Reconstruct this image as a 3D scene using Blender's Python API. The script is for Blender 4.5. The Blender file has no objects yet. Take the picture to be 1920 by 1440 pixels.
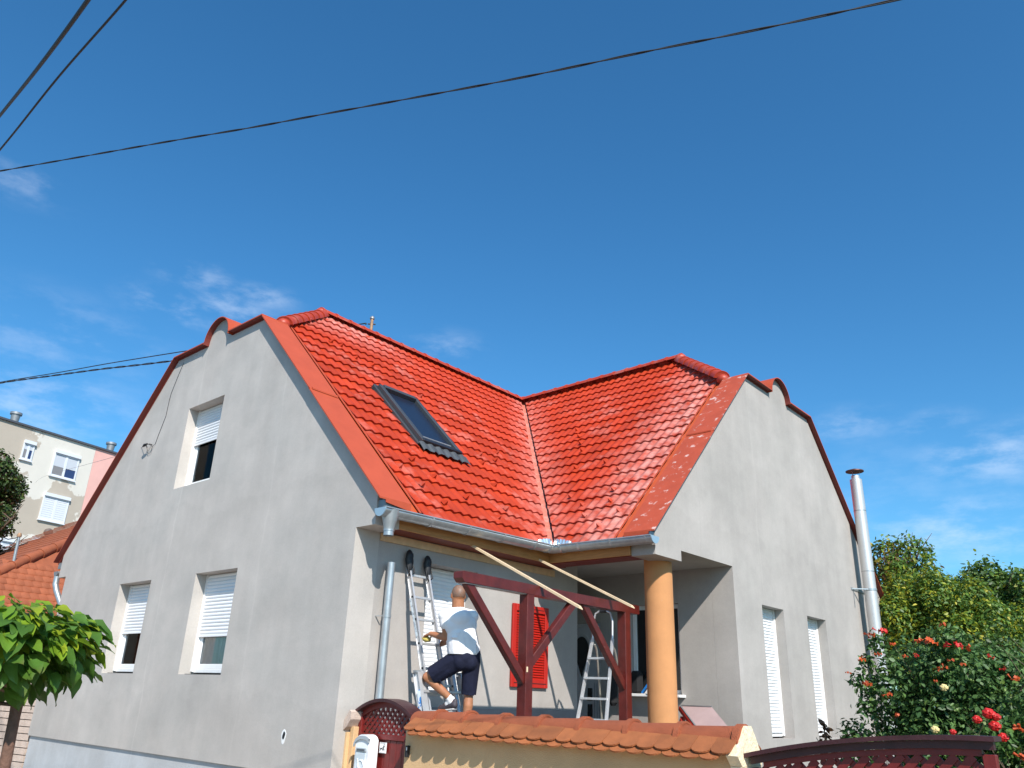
import bpy, bmesh, math, random
import numpy as np
from mathutils import Vector, Matrix, noise as mnoise
random.seed(7); rng = np.random.default_rng(7)
S = bpy.context.scene
COL = S.collection
R = math.radians
V = Vector

# ------------------------------------------------------------------ camera
yaw, pitch, roll = R(41.721), R(21.795), R(2.0753)
F = V((-math.sin(yaw)*math.cos(pitch), math.cos(yaw)*math.cos(pitch), math.sin(pitch)))
Rt = V((math.cos(yaw), math.sin(yaw), 0)); Up = Rt.cross(F)
R2 = math.cos(roll)*Rt + math.sin(roll)*Up
U2 = -math.sin(roll)*Rt + math.cos(roll)*Up
cam = bpy.data.cameras.new('camera'); camo = bpy.data.objects.new('camera', cam); COL.objects.link(camo)
M = Matrix((R2, U2, -F)).transposed().to_4x4(); M.translation = V((7.95993, -6.09329, 0.30166))
camo.matrix_world = M
CAM = M.translation.copy()
cam.sensor_width = 36; cam.lens = 1474.793/1920*36; cam.clip_start = .05; cam.clip_end = 4000
S.camera = camo

# ------------------------------------------------------------------ light
SUN = V((1.026, -.605, 1.0)).normalized()
sl = bpy.data.lights.new('sun', 'SUN'); so = bpy.data.objects.new('sun', sl); COL.objects.link(so)
sl.energy = 4.8; sl.angle = R(.53); sl.color = (1, .935, .85)
so.rotation_euler = SUN.to_track_quat('Z', 'Y').to_euler()
world = bpy.data.worlds.new('World'); S.world = world; world.use_nodes = True
nt = world.node_tree; nt.nodes.clear()
def wn(t, **k):
    n = nt.nodes.new(t)
    for a, b in k.items(): setattr(n, a, b)
    return n
out = wn('ShaderNodeOutputWorld'); bg = wn('ShaderNodeBackground'); sky = wn('ShaderNodeTexSky', sky_type='NISHITA')
sky.sun_disc = False
sky.sun_elevation = math.asin(SUN.z); sky.sun_rotation = math.atan2(SUN.x, SUN.y)
sky.altitude = 100; sky.air_density = 1.0; sky.dust_density = .8; sky.ozone_density = 1.6
bg.inputs[1].default_value = .145
tc = wn('ShaderNodeTexCoord')
hs = wn('ShaderNodeHueSaturation'); hs.inputs['Saturation'].default_value = 1.22; hs.inputs['Value'].default_value = 1.0
hs.inputs['Hue'].default_value = .4925
nt.links.new(sky.outputs[0], hs.inputs['Color'])
mapn = wn('ShaderNodeMapping'); mapn.inputs['Scale'].default_value = (1, 1, 2.6)
nt.links.new(tc.outputs['Generated'], mapn.inputs['Vector'])
ns = wn('ShaderNodeTexNoise'); ns.inputs['Scale'].default_value = 13; ns.inputs['Detail'].default_value = 7; ns.inputs['Roughness'].default_value = .62
nt.links.new(mapn.outputs[0], ns.inputs['Vector'])
mask = None
CL = [((-.84,.35,.41),.075,.75), ((-.79,.43,.44),.055,.7), ((-.82,.36,.445),.06,.65), ((-.81,.40,.42),.07,.8), ((-.28,.91,.31),.07,.55),
      ((-.20,.93,.30),.06,.5), ((-.15,.96,.262),.10,.95), ((-.08,.965,.262),.12,.95), ((-.2,.96,.185),.14,.9), ((-.1,.97,.17),.16,.9), ((-.86,.17,.49),.07,.45), ((-.67,.62,.41),.07,.5),
      ((-.9,.25,.35),.16,.4), ((-.93,.25,.28),.16,.75), ((-.98,.1,.3),.3,.6), ((-.25,.95,.24),.2,.22), ((.5,.8,.3),.5,.5), ((.9,-.3,.3),.4,.5), ((-.3,-.9,.35),.5,.5)]
for c, rad, st in CL:
    d = V(c).normalized()
    vd = wn('ShaderNodeVectorMath', operation='DISTANCE'); vd.inputs[1].default_value = (d.x, d.y, d.z*2.6)
    nt.links.new(mapn.outputs[0], vd.inputs[0])
    mr = wn('ShaderNodeMapRange', interpolation_type='SMOOTHSTEP')
    mr.inputs['From Min'].default_value = rad*1.15; mr.inputs['From Max'].default_value = 0; mr.inputs['To Max'].default_value = st
    nt.links.new(vd.outputs['Value'], mr.inputs['Value'])
    if mask is None: mask = mr.outputs[0]
    else:
        mx = wn('ShaderNodeMath', operation='MAXIMUM'); nt.links.new(mask, mx.inputs[0]); nt.links.new(mr.outputs[0], mx.inputs[1]); mask = mx.outputs[0]
th = wn('ShaderNodeMapRange', interpolation_type='SMOOTHSTEP'); th.inputs['From Min'].default_value = .40; th.inputs['From Max'].default_value = .72
nt.links.new(ns.outputs[0], th.inputs['Value'])
mm = wn('ShaderNodeMath', operation='MULTIPLY'); nt.links.new(mask, mm.inputs[0]); nt.links.new(th.outputs[0], mm.inputs[1])
mm2 = wn('ShaderNodeMath', operation='MULTIPLY'); mm2.inputs[1].default_value = .42; nt.links.new(mm.outputs[0], mm2.inputs[0])
mix = wn('ShaderNodeMixRGB'); mix.inputs[2].default_value = (5.0, 5.6, 6.6, 1)
tint = wn('ShaderNodeMixRGB', blend_type='MULTIPLY'); tint.inputs[0].default_value = 1; tint.inputs[2].default_value = (.48, .80, .965, 1)
nt.links.new(hs.outputs[0], tint.inputs[1])
nt.links.new(mm2.outputs[0], mix.inputs[0]); nt.links.new(tint.outputs[0], mix.inputs[1])
nt.links.new(mix.outputs[0], bg.inputs[0]); nt.links.new(bg.outputs[0], out.inputs[0])
vs = S.view_settings; vs.view_transform = 'Standard'; vs.look = 'None'; vs.exposure = .37; vs.gamma = 1; vs.use_curve_mapping = False
S.cycles.max_bounces = 8; S.cycles.transparent_max_bounces = 12

# ------------------------------------------------------------------ materials
MATS = {}
def mat(name, col, rough=.8, metal=0, var=.0, vscale=3, bump=0, bscale=60, stretch=(1,1,1), objrand=0, spec=.5, coat=0, dust=None, trans=0, sub=0, mixcol=None, mixscale=1.5, mixlo=.5, mixhi=.6, attr=None, emit=None, hv=0):
    if name in MATS: return MATS[name]
    m = bpy.data.materials.new(name); m.use_nodes = True; t = m.node_tree; N = t.nodes; Lk = t.links
    b = N['Principled BSDF']
    b.inputs['Roughness'].default_value = rough; b.inputs['Metallic'].default_value = metal
    b.inputs['Specular IOR Level'].default_value = spec
    b.inputs['Coat Weight'].default_value = coat
    if trans: b.inputs['Transmission Weight'].default_value = trans
    c = N.new('ShaderNodeRGB'); c.outputs[0].default_value = (*col, 1); cur = c.outputs[0]
    geo = N.new('ShaderNodeNewGeometry'); mp = N.new('ShaderNodeMapping'); mp.inputs['Scale'].default_value = stretch
    Lk.new(geo.outputs['Position'], mp.inputs['Vector'])
    if attr:
        at_ = N.new('ShaderNodeAttribute'); at_.attribute_name = attr; cur = at_.outputs['Color']
    if mixcol:
        nz = N.new('ShaderNodeTexNoise'); nz.inputs['Scale'].default_value = mixscale; nz.inputs['Detail'].default_value = 6; nz.inputs['Roughness'].default_value = .6
        Lk.new(mp.outputs[0], nz.inputs['Vector'])
        mr = N.new('ShaderNodeMapRange'); mr.inputs['From Min'].default_value = mixlo; mr.inputs['From Max'].default_value = mixhi
        Lk.new(nz.outputs[0], mr.inputs['Value'])
        mx = N.new('ShaderNodeMixRGB'); mx.inputs[2].default_value = (*mixcol, 1); Lk.new(mr.outputs[0], mx.inputs[0]); Lk.new(cur, mx.inputs[1]); cur = mx.outputs[0]
    fac = None
    if var:
        nz = N.new('ShaderNodeTexNoise'); nz.inputs['Scale'].default_value = vscale; nz.inputs['Detail'].default_value = 8; nz.inputs['Roughness'].default_value = .6
        Lk.new(mp.outputs[0], nz.inputs['Vector'])
        mr = N.new('ShaderNodeMapRange'); mr.inputs['From Min'].default_value = .3; mr.inputs['From Max'].default_value = .7; mr.inputs['To Min'].default_value = 1-var; mr.inputs['To Max'].default_value = 1+var
        Lk.new(nz.outputs[0], mr.inputs['Value']); fac = mr.outputs[0]
    if objrand:
        oi = N.new('ShaderNodeObjectInfo'); mr = N.new('ShaderNodeMapRange'); mr.inputs['To Min'].default_value = 1-objrand; mr.inputs['To Max'].default_value = 1+objrand
        Lk.new(oi.outputs['Random'], mr.inputs['Value'])
        if fac is None: fac = mr.outputs[0]
        else:
            mu = N.new('ShaderNodeMath'); mu.operation = 'MULTIPLY'; Lk.new(fac, mu.inputs[0]); Lk.new(mr.outputs[0], mu.inputs[1]); fac = mu.outputs[0]
    if fac is not None:
        h = N.new('ShaderNodeVectorMath'); h.operation = 'SCALE'; Lk.new(cur, h.inputs[0]); Lk.new(fac, h.inputs['Scale']); cur = h.outputs[0]
    if dust:   # (colour, scale, lo, hi, strength)
        dc, dsn, lo, hi, stg = dust
        nz = N.new('ShaderNodeTexNoise'); nz.inputs['Scale'].default_value = dsn; nz.inputs['Detail'].default_value = 9; nz.inputs['Roughness'].default_value = .65
        Lk.new(geo.outputs['Position'], nz.inputs['Vector'])
        mr = N.new('ShaderNodeMapRange'); mr.inputs['From Min'].default_value = lo; mr.inputs['From Max'].default_value = hi; mr.inputs['To Max'].default_value = stg
        Lk.new(nz.outputs[0], mr.inputs['Value'])
        mx = N.new('ShaderNodeMixRGB'); mx.inputs[2].default_value = (*dc, 1); Lk.new(mr.outputs[0], mx.inputs[0]); Lk.new(cur, mx.inputs[1]); cur = mx.outputs[0]
    Lk.new(cur, b.inputs['Base Color'])
    if bump:
        nz = N.new('ShaderNodeTexNoise'); nz.inputs['Scale'].default_value = bscale; nz.inputs['Detail'].default_value = 5
        Lk.new(mp.outputs[0], nz.inputs['Vector'])
        bp = N.new('ShaderNodeBump'); bp.inputs['Strength'].default_value = bump; bp.inputs['Distance'].default_value = .02
        Lk.new(nz.outputs[0], bp.inputs['Height']); Lk.new(bp.outputs[0], b.inputs['Normal'])
    if sub:
        # leaf: some light passes through
        tr = N.new('ShaderNodeBsdfTranslucent'); Lk.new(cur, tr.inputs[0]); ad = N.new('ShaderNodeMixShader'); ad.inputs[0].default_value = sub
        Lk.new(b.outputs[0], ad.inputs[1]); Lk.new(tr.outputs[0], ad.inputs[2]); Lk.new(ad.outputs[0], N['Material Output'].inputs[0])
    MATS[name] = m
    return m

def plaster(name, col, patch, seed):
    """trowelled cement render: cloudy patches, vertical streaks, fine grain"""
    m = bpy.data.materials.new(name); m.use_nodes = True; t = m.node_tree; N = t.nodes; Lk = t.links
    b = N['Principled BSDF']; b.inputs['Roughness'].default_value = .9; b.inputs['Specular IOR Level'].default_value = .25
    geo = N.new('ShaderNodeNewGeometry')
    def nz(scale, st, det=7, rg=.6, off=0):
        mp = N.new('ShaderNodeMapping'); mp.inputs['Scale'].default_value = st; mp.inputs['Location'].default_value = (off+seed, off*2, seed)
        Lk.new(geo.outputs['Position'], mp.inputs['Vector'])
        n = N.new('ShaderNodeTexNoise'); n.inputs['Scale'].default_value = scale; n.inputs['Detail'].default_value = det; n.inputs['Roughness'].default_value = rg
        Lk.new(mp.outputs[0], n.inputs['Vector']); return n.outputs[0]
    def rng_(o, a, c, lo, hi):
        r_ = N.new('ShaderNodeMapRange'); r_.inputs['From Min'].default_value = a; r_.inputs['From Max'].default_value = c; r_.inputs['To Min'].default_value = lo; r_.inputs['To Max'].default_value = hi
        Lk.new(o, r_.inputs['Value']); return r_.outputs[0]
    def mul(a, c):
        k = N.new('ShaderNodeMath'); k.operation = 'MULTIPLY'; Lk.new(a, k.inputs[0]); Lk.new(c, k.inputs[1]); return k.outputs[0]
    big = rng_(nz(.45, (1,1,1.6), 6, .55), .3, .7, .90, 1.08)
    streak = rng_(nz(2.2, (1,1,.16), 6, .6, 3), .3, .75, .93, 1.06)
    fine = rng_(nz(40, (1,1,1), 3, .5, 5), .3, .7, .97, 1.03)
    mid = rng_(nz(1.6, (1,1,1.3), 9, .7, 9), .35, .65, .94, 1.04)
    f = mul(mul(big, streak), mul(fine, mid))
    # day joints (horizontal lifts) and light trowel lines
    sp = N.new('ShaderNodeSeparateXYZ'); Lk.new(geo.outputs['Position'], sp.inputs[0])
    wob = rng_(nz(1.1, (1,1,1), 6, .6, 21), .3, .7, -.22, .22)
    za = N.new('ShaderNodeMath'); za.operation = 'ADD'; Lk.new(sp.outputs['Z'], za.inputs[0]); Lk.new(wob, za.inputs[1])
    f = mul(f, rng_(za.outputs[0], 2.93, 2.99, .955, 1.0)); f = mul(f, rng_(za.outputs[0], 5.15, 5.25, 1.0, .975)); f = mul(f, rng_(za.outputs[0], .12, .17, .965, 1.0))
    sm_ = N.new('ShaderNodeMath'); sm_.operation = 'ADD'; Lk.new(sp.outputs['X'], sm_.inputs[0]); Lk.new(sp.outputs['Y'], sm_.inputs[1])
    def line(pos, wd, amp):
        w2 = rng_(nz(.9, (1,1,1), 4, .6, pos), .3, .7, -.06, .06)
        q1 = N.new('ShaderNodeMath'); q1.operation = 'ADD'; Lk.new(sm_.outputs[0], q1.inputs[0]); Lk.new(w2, q1.inputs[1])
        q2 = N.new('ShaderNodeMath'); q2.operation = 'SUBTRACT'; Lk.new(q1.outputs[0], q2.inputs[0]); q2.inputs[1].default_value = pos
        q3 = N.new('ShaderNodeMath'); q3.operation = 'ABSOLUTE'; Lk.new(q2.outputs[0], q3.inputs[0])
        return rng_(q3.outputs[0], 0, wd, 1+amp, 1.0)
    for ps, wd_, am in ((-4.87,.022,.10),(-2.1,.03,.05),(-7.2,.03,.04),(9.1,.03,.06),(11.6,.025,.05),(7.0,.02,-.05)): f = mul(f, line(ps, wd_, am))
    c1 = N.new('ShaderNodeMixRGB'); c1.inputs[1].default_value = (*col, 1); c1.inputs[2].default_value = (*patch, 1)
    Lk.new(rng_(nz(.8, (1,1,1.2), 7, .6, 12), .42, .6, 0, 1), c1.inputs[0])
    h = N.new('ShaderNodeVectorMath'); h.operation = 'SCALE'; Lk.new(c1.outputs[0], h.inputs[0]); Lk.new(f, h.inputs['Scale'])
    Lk.new(h.outputs[0], b.inputs['Base Color'])
    bp = N.new('ShaderNodeBump'); bp.inputs['Strength'].default_value = .25; bp.inputs['Distance'].default_value = .01
    bb = N.new('ShaderNodeMath'); bb.operation = 'ADD'; Lk.new(nz(70, (1,1,1), 4, .6, 2), bb.inputs[0]); Lk.new(nz(5, (1,1,.5), 5, .6, 7), bb.inputs[1])
    Lk.new(bb.outputs[0], bp.inputs['Height']); Lk.new(bp.outputs[0], b.inputs['Normal'])
    MATS[name] = m; return m

PL_A = plaster('grey_render', (.515,.478,.445), (.475,.448,.42), 1.0)
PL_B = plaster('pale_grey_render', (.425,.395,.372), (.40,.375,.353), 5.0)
PL_W = plaster('whitish_plinth_render', (.52,.54,.56), (.47,.48,.49), 9.0)
TILE = mat('red_glazed_concrete_tile', (.405,.040,.0115), .50, var=.16, vscale=2.2, objrand=.12, bump=.06, bscale=90, spec=.28,
           dust=((.62,.30,.25), 1.6, .54, .80, .6))
def tile_dust(m):
    t = m.node_tree; N = t.nodes; Lk = t.links; b = N['Principled BSDF']; cur = b.inputs['Base Color'].links[0].from_socket
    geo = N.new('ShaderNodeNewGeometry'); sp = N.new('ShaderNodeSeparateXYZ'); Lk.new(geo.outputs['Position'], sp.inputs[0])
    def M_(op, a, c=None, clamp=False):
        n = N.new('ShaderNodeMath'); n.operation = op; n.use_clamp = clamp
        for i, v in enumerate((a, c)):
            if v is None: continue
            if isinstance(v, (int, float)): n.inputs[i].default_value = v
            else: Lk.new(v, n.inputs[i])
        return n.outputs[0]
    X, Y, Z = sp.outputs
    val = M_('SUBTRACT', 1.0, M_('DIVIDE', M_('ABSOLUTE', M_('SUBTRACT', M_('ADD', X, Y), 3.83)), .75), True)
    rgt = M_('MULTIPLY', M_('DIVIDE', M_('SUBTRACT', X, .2), 1.1, True), M_('GREATER_THAN', Y, 3.3), True)
    top = M_('MULTIPLY', M_('DIVIDE', M_('SUBTRACT', Z, 6.5), .7, True), M_('DIVIDE', M_('SUBTRACT', 4.4, Y), 1.6, True), True)
    mk = M_('MAXIMUM', M_('MULTIPLY', val, .55), M_('MAXIMUM', M_('MULTIPLY', rgt, .8), M_('MULTIPLY', top, .8)))
    nz = N.new('ShaderNodeTexNoise'); nz.inputs['Scale'].default_value = 5.5; nz.inputs['Detail'].default_value = 8; Lk.new(geo.outputs['Position'], nz.inputs['Vector'])
    mr = N.new('ShaderNodeMapRange'); mr.inputs['From Min'].default_value = .32; mr.inputs['From Max'].default_value = .66; Lk.new(nz.outputs[0], mr.inputs['Value'])
    fac = M_('MULTIPLY', M_('MULTIPLY', mk, mr.outputs[0]), .85, True)
    mx = N.new('ShaderNodeMixRGB'); mx.inputs[2].default_value = (.70,.36,.31,1); Lk.new(fac, mx.inputs[0]); Lk.new(cur, mx.inputs[1]); Lk.new(mx.outputs[0], b.inputs['Base Color'])
tile_dust(TILE)
RIDGE = mat('red_ridge_tile', (.38,.042,.016), .48, var=.12, vscale=4, objrand=.08, bump=.06, dust=((.6,.3,.25), 3, .52, .8, .5))
COPE = mat('brick_red_coated_sheet', (.42,.075,.034), .5, var=.07, vscale=3, spec=.25)
COPE_D = mat('brick_red_coated_sheet_dusty', (.41,.075,.036), .5, var=.10, vscale=5, spec=.25, dust=((.74,.62,.57), 6.5, .57, .66, .75))
FLASH = mat('orange_red_flashing', (.48,.085,.025), .5, var=.08, vscale=6)
VALL = mat('dusty_valley_sheet', (.56,.17,.115), .5, var=.10, vscale=8, dust=((.7,.45,.4), 6, .5, .75, .5))
GALV = mat('galvanised_steel', (.44,.47,.49), .38, .65, var=.14, vscale=9, bump=.06, bscale=14)
GALVD = mat('dull_galvanised_sheet', (.30,.31,.32), .5, .6, var=.12, vscale=6)
STEEL = mat('stainless_flue', (.60,.59,.58), .42, .55, var=.04, vscale=5)
ALU = mat('aluminium', (.62,.62,.63), .42, .55, var=.08, vscale=18)
PINE = mat('weathered_pine', (.42,.20,.065), .6, var=.2, vscale=5, stretch=(1,1,9), bump=.1, dust=((.10,.04,.015), 9, .70, .74, .8))
PINEP = mat('pale_pine', (.62,.42,.24), .65, var=.12, vscale=10)
LATH = mat('fresh_lath', (.74,.56,.36), .65, var=.08, vscale=9)
SOFF = mat('red_brown_varnish', (.17,.022,.012), .5, var=.15, vscale=5)
PERG = mat('dark_red_stained_timber', (.095,.012,.009), .36, var=.28, vscale=7, stretch=(1,1,1), bump=.18, bscale=22, dust=((.5,.35,.3), 26, .70, .76, .8))
PERGP = mat('pale_primed_underside', (.5,.46,.44), .7, var=.12, vscale=9)
GATE = mat('red_brown_gate_paint', (.15,.014,.012), .42, var=.2, vscale=9, bump=.1, bscale=30)
GATED = mat('dark_gate_hood_paint', (.05,.014,.016), .4, var=.3, vscale=8, bump=.1)
SHUT = mat('bright_red_paint', (.42,.014,.007), .4, var=.08, vscale=8)
WHITE = mat('white_pvc', (.80,.80,.80), .4, var=.03, vscale=6)
SLAT = mat('white_roller_slat', (.78,.79,.81), .42, objrand=.03, var=.02, vscale=9)
GLASS = mat('window_glass', (.02,.022,.025), .05, spec=.8)
CURT = mat('grey_net_curtain', (.42,.41,.41), .9, var=.2, vscale=9, stretch=(3,3,.1))
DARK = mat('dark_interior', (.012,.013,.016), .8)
COLM = mat('apricot_column_render', (.56,.26,.105), .88, var=.09, vscale=3, bump=.45, bscale=130, dust=((.5,.33,.2), 30, .62, .72, .4))
FENW = mat('apricot_fence_render', (.64,.42,.22), .9, var=.09, vscale=2.5, bump=.45, bscale=120)
CREAM = mat('cream_mortar', (.78,.66,.46), .9, var=.14, vscale=14, bump=.7, bscale=40)
MORT = mat('rough_mortar', (.42,.33,.26), .95, var=.3, vscale=30, bump=1, bscale=45)
CONC = mat('pinkish_cast_concrete', (.50,.40,.34), .9, var=.14, vscale=9, bump=.5, bscale=60)
PANT = mat('orange_clay_tile', (.33,.105,.034), .82, var=.18, vscale=7, objrand=.16, bump=.5, bscale=110, dust=((.5,.4,.33), 34, .70, .74, .6))
CRID = mat('clay_ridge_tile', (.33,.085,.034), .85, var=.15, vscale=8, objrand=.08, bump=.7, bscale=120, dust=((.6,.5,.45), 20, .73, .76, .7))
NTILE = mat('neighbour_orange_tile', (.30,.085,.036), .8, var=.16, vscale=4, objrand=.08, bump=.3, dust=((.5,.35,.22), 12, .68, .74, .5))
BLACK = mat('black_rubber', (.012,.013,.016), .55)
CABLE = mat('cable_sheath', (.02,.02,.022), .6)
UNDER = mat('coping_underside_shade', (.17,.026,.018), .6)  # coping sheet darkened underneath: shade of the overhang put into the colour
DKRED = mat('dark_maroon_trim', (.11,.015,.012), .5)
GRND = mat('grey_pavement', (.17,.155,.135), .9, var=.12, vscale=3, bump=.4)
ASPH = mat('asphalt', (.055,.055,.057), .9, var=.15, vscale=4, bump=.5)
YARD = mat('pale_paving', (.24,.23,.215), .85, var=.1, vscale=2, bump=.3)
PLIN = mat('dark_grey_plinth', (.20,.20,.215), .85, var=.1, vscale=4)

# ------------------------------------------------------------------ mesh builder
class MB:
    def __init__(s): s.v = []; s.f = []; s.sm = []; s.mi = []; s.m = 0
    def add(s, vs, fs, smooth=False):
        n = len(s.v); s.v += [tuple(p) for p in vs]
        for f in fs: s.f.append(tuple(i+n for i in f)); s.sm.append(smooth); s.mi.append(s.m)
        return s
    def quad(s, a, b, c, d): return s.add([a,b,c,d], [(0,1,2,3)])
    def box(s, x0, x1, y0, y1, z0, z1):
        return s.add([(x,y,z) for z in (z0,z1) for y in (y0,y1) for x in (x0,x1)], [(0,2,3,1),(4,5,7,6),(0,1,5,4),(2,6,7,3),(0,4,6,2),(1,3,7,5)])
    def bevbox(s, x0, x1, y0, y1, z0, z1, b=.01):
        bm = bmesh.new(); bmesh.ops.create_cube(bm, size=1)
        for v in bm.verts: v.co = V((x0+(v.co.x+.5)*(x1-x0), y0+(v.co.y+.5)*(y1-y0), z0+(v.co.z+.5)*(z1-z0)))
        bmesh.ops.bevel(bm, geom=bm.edges[:], offset=b, segments=1, affect='EDGES')
        return s.bm(bm)
    def bm(s, bm, smooth=False, mtx=None):
        bm.verts.index_update()
        s.add([(mtx @ v.co if mtx else v.co) for v in bm.verts], [[v.index for v in f.verts] for f in bm.faces], smooth); bm.free(); return s
    def bar(s, a, b, w, h, up=(0,0,1), bev=0):
        a, b = V(a), V(b); d = (b-a); L = d.length; d.normalize(); u = V(up); r_ = d.cross(u)
        if r_.length < 1e-4: r_ = d.cross(V((1,0,0)))
        r_.normalize(); u = r_.cross(d)
        if bev:
            t = MB(); t.bevbox(-w/2, w/2, 0, L, -h/2, h/2, bev)
            s.add([a + r_*p[0] + d*p[1] + u*p[2] for p in t.v], t.f); return s
        P_ = [a + r_*(sx*w/2) + u*(sz*h/2) + d*(L*t) for t in (0,1) for sz in (-1,1) for sx in (-1,1)]
        return s.add(P_, [(0,2,3,1),(4,5,7,6),(0,1,5,4),(2,6,7,3),(0,4,6,2),(1,3,7,5)])
    def tube(s, pts, r, n=10, caps=True, smooth=True):
        pts = [V(p) for p in pts]; rs = r if isinstance(r, (list, tuple)) else [r]*len(pts)
        u = None; rings = []
        for i, p in enumerate(pts):
            d = (pts[min(i+1, len(pts)-1)] - pts[max(i-1, 0)]).normalized()
            if u is None:
                u = d.cross(V((0,0,1)))
                if u.length < .05: u = d.cross(V((1,0,0)))
            u = (u - d*u.dot(d)).normalized(); w = d.cross(u)
            rings.append([p + (u*math.cos(2*math.pi*k/n) + w*math.sin(2*math.pi*k/n))*rs[i] for k in range(n)])
        fs = [(i*n+k, i*n+(k+1)%n, (i+1)*n+(k+1)%n, (i+1)*n+k) for i in range(len(pts)-1) for k in range(n)]
        s.add([q for r_ in rings for q in r_], fs, smooth)
        if caps: s.add(rings[0], [tuple(range(n))[::-1]]); s.add(rings[-1], [tuple(range(n))])
        return s
    def prism(s, poly, ax, a, b):
        """poly: 2D list; ax 'Y' -> poly in XZ extruded a..b in Y ; 'X' -> poly in YZ ; 'Z' -> XY"""
        m = {'Y': lambda p, t: (p[0], t, p[1]), 'X': lambda p, t: (t, p[0], p[1]), 'Z': lambda p, t: (p[0], p[1], t)}[ax]
        n = len(poly); vs_ = [m(p, a) for p in poly] + [m(p, b) for p in poly]
        return s.add(vs_, [tuple(range(n))[::-1], tuple(range(n, 2*n))] + [(i, (i+1)%n, n+(i+1)%n, n+i) for i in range(n)])

WL = {}
def link(o, parent=None, loc=(0,0,0)):
    COL.objects.link(o); o.location = V(loc)
    if parent is not None:
        o.parent = parent; o.location = V(loc) - WL[parent.name]
    WL[o.name] = V(loc); return o
def mesh(name, mb, mats):
    me = bpy.data.meshes.new(name); me.from_pydata(mb.v, [], mb.f)
    for m in (mats if isinstance(mats, (list, tuple)) else [mats]): me.materials.append(m)
    me.polygons.foreach_set('use_smooth', mb.sm); me.polygons.foreach_set('material_index', mb.mi)
    bm = bmesh.new(); bm.from_mesh(me); bmesh.ops.recalc_face_normals(bm, faces=bm.faces[:]); bm.to_mesh(me); bm.free()
    me.update(); return me
def obj(name, mb, mats, parent=None, label=None, cat=None, group=None, kind=None):
    a = np.array(mb.v, float); lo, hi = a.min(0), a.max(0); c = V(((lo[0]+hi[0])/2, (lo[1]+hi[1])/2, lo[2]))
    mb.v = [tuple(x) for x in (a - np.array(c))]
    o = bpy.data.objects.new(name, mesh(name, mb, mats)); link(o, parent, c)
    return tag(o, label, cat, group, kind)
def tag(o, label=None, cat=None, group=None, kind=None):
    if label: o['label'] = label
    if cat: o['category'] = cat
    if group: o['group'] = group
    if kind: o['kind'] = kind
    return o
def thing(name, label, cat, loc=(0,0,0), group=None):
    o = bpy.data.objects.new(name, None); link(o, None, loc); return tag(o, label, cat, group)
def inst(name, me, parent, loc, rot=None, scale=None):
    o = bpy.data.objects.new(name, me); link(o, parent, loc)
    if rot is not None: o.rotation_euler = rot
    if scale is not None: o.scale = scale
    return o

def wall(mp, xs, top, bot, holes, th, depth_dir):
    """flat wall with openings. mp(u,z,d)->3D ; d 0 = outer face, th = inner face"""
    mb = MB(); xs = sorted(set([round(x, 4) for x in xs] + [round(h[i], 4) for h in holes for i in (0,1)]))
    for a, b in zip(xs[:-1], xs[1:]):
        mid = (a+b)/2; hs_ = sorted([h for h in holes if h[0]-1e-4 <= mid <= h[1]+1e-4], key=lambda h: h[2])
        lo = [bot(a+1e-5), bot(b-1e-5)]; segs = []
        for h in hs_: segs.append((lo, [h[2], h[2]])); lo = [h[3], h[3]]
        segs.append((lo, [top(a+1e-5), top(b-1e-5)]))
        for l, t in segs:
            for d in (0, th): mb.quad(mp(a,l[0],d), mp(b,l[1],d), mp(b,t[1],d), mp(a,t[0],d))
        mb.quad(mp(a,top(a+1e-5),0), mp(b,top(b-1e-5),0), mp(b,top(b-1e-5),th), mp(a,top(a+1e-5),th))
        mb.quad(mp(a,bot(a+1e-5),0), mp(b,bot(b-1e-5),0), mp(b,bot(b-1e-5),th), mp(a,bot(a+1e-5),th))
    for x in xs:      # vertical steps in the bottom line and the two ends
        bl = bot(x-1e-4) if x > xs[0] else top(x+1e-5); br = bot(x+1e-4) if x < xs[-1] else top(x-1e-5)
        if abs(bl-br) > 1e-3: mb.quad(mp(x,bl,0), mp(x,br,0), mp(x,br,th), mp(x,bl,th))
    for h in holes:
        x0, x1, z0, z1 = h
        for (u0,w0,u1,w1) in ((x0,z0,x0,z1),(x1,z0,x1,z1),(x0,z0,x1,z0),(x0,z1,x1,z1)):
            mb.quad(mp(u0,w0,0), mp(u1,w1,0), mp(u1,w1,th), mp(u0,w0,th))
    bm = bmesh.new(); vs_ = [bm.verts.new(p) for p in mb.v]
    for f in mb.f: bm.faces.new([vs_[i] for i in f])
    bmesh.ops.remove_doubles(bm, verts=bm.verts[:], dist=1e-4)
    r_ = MB(); r_.bm(bm); return r_

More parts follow.
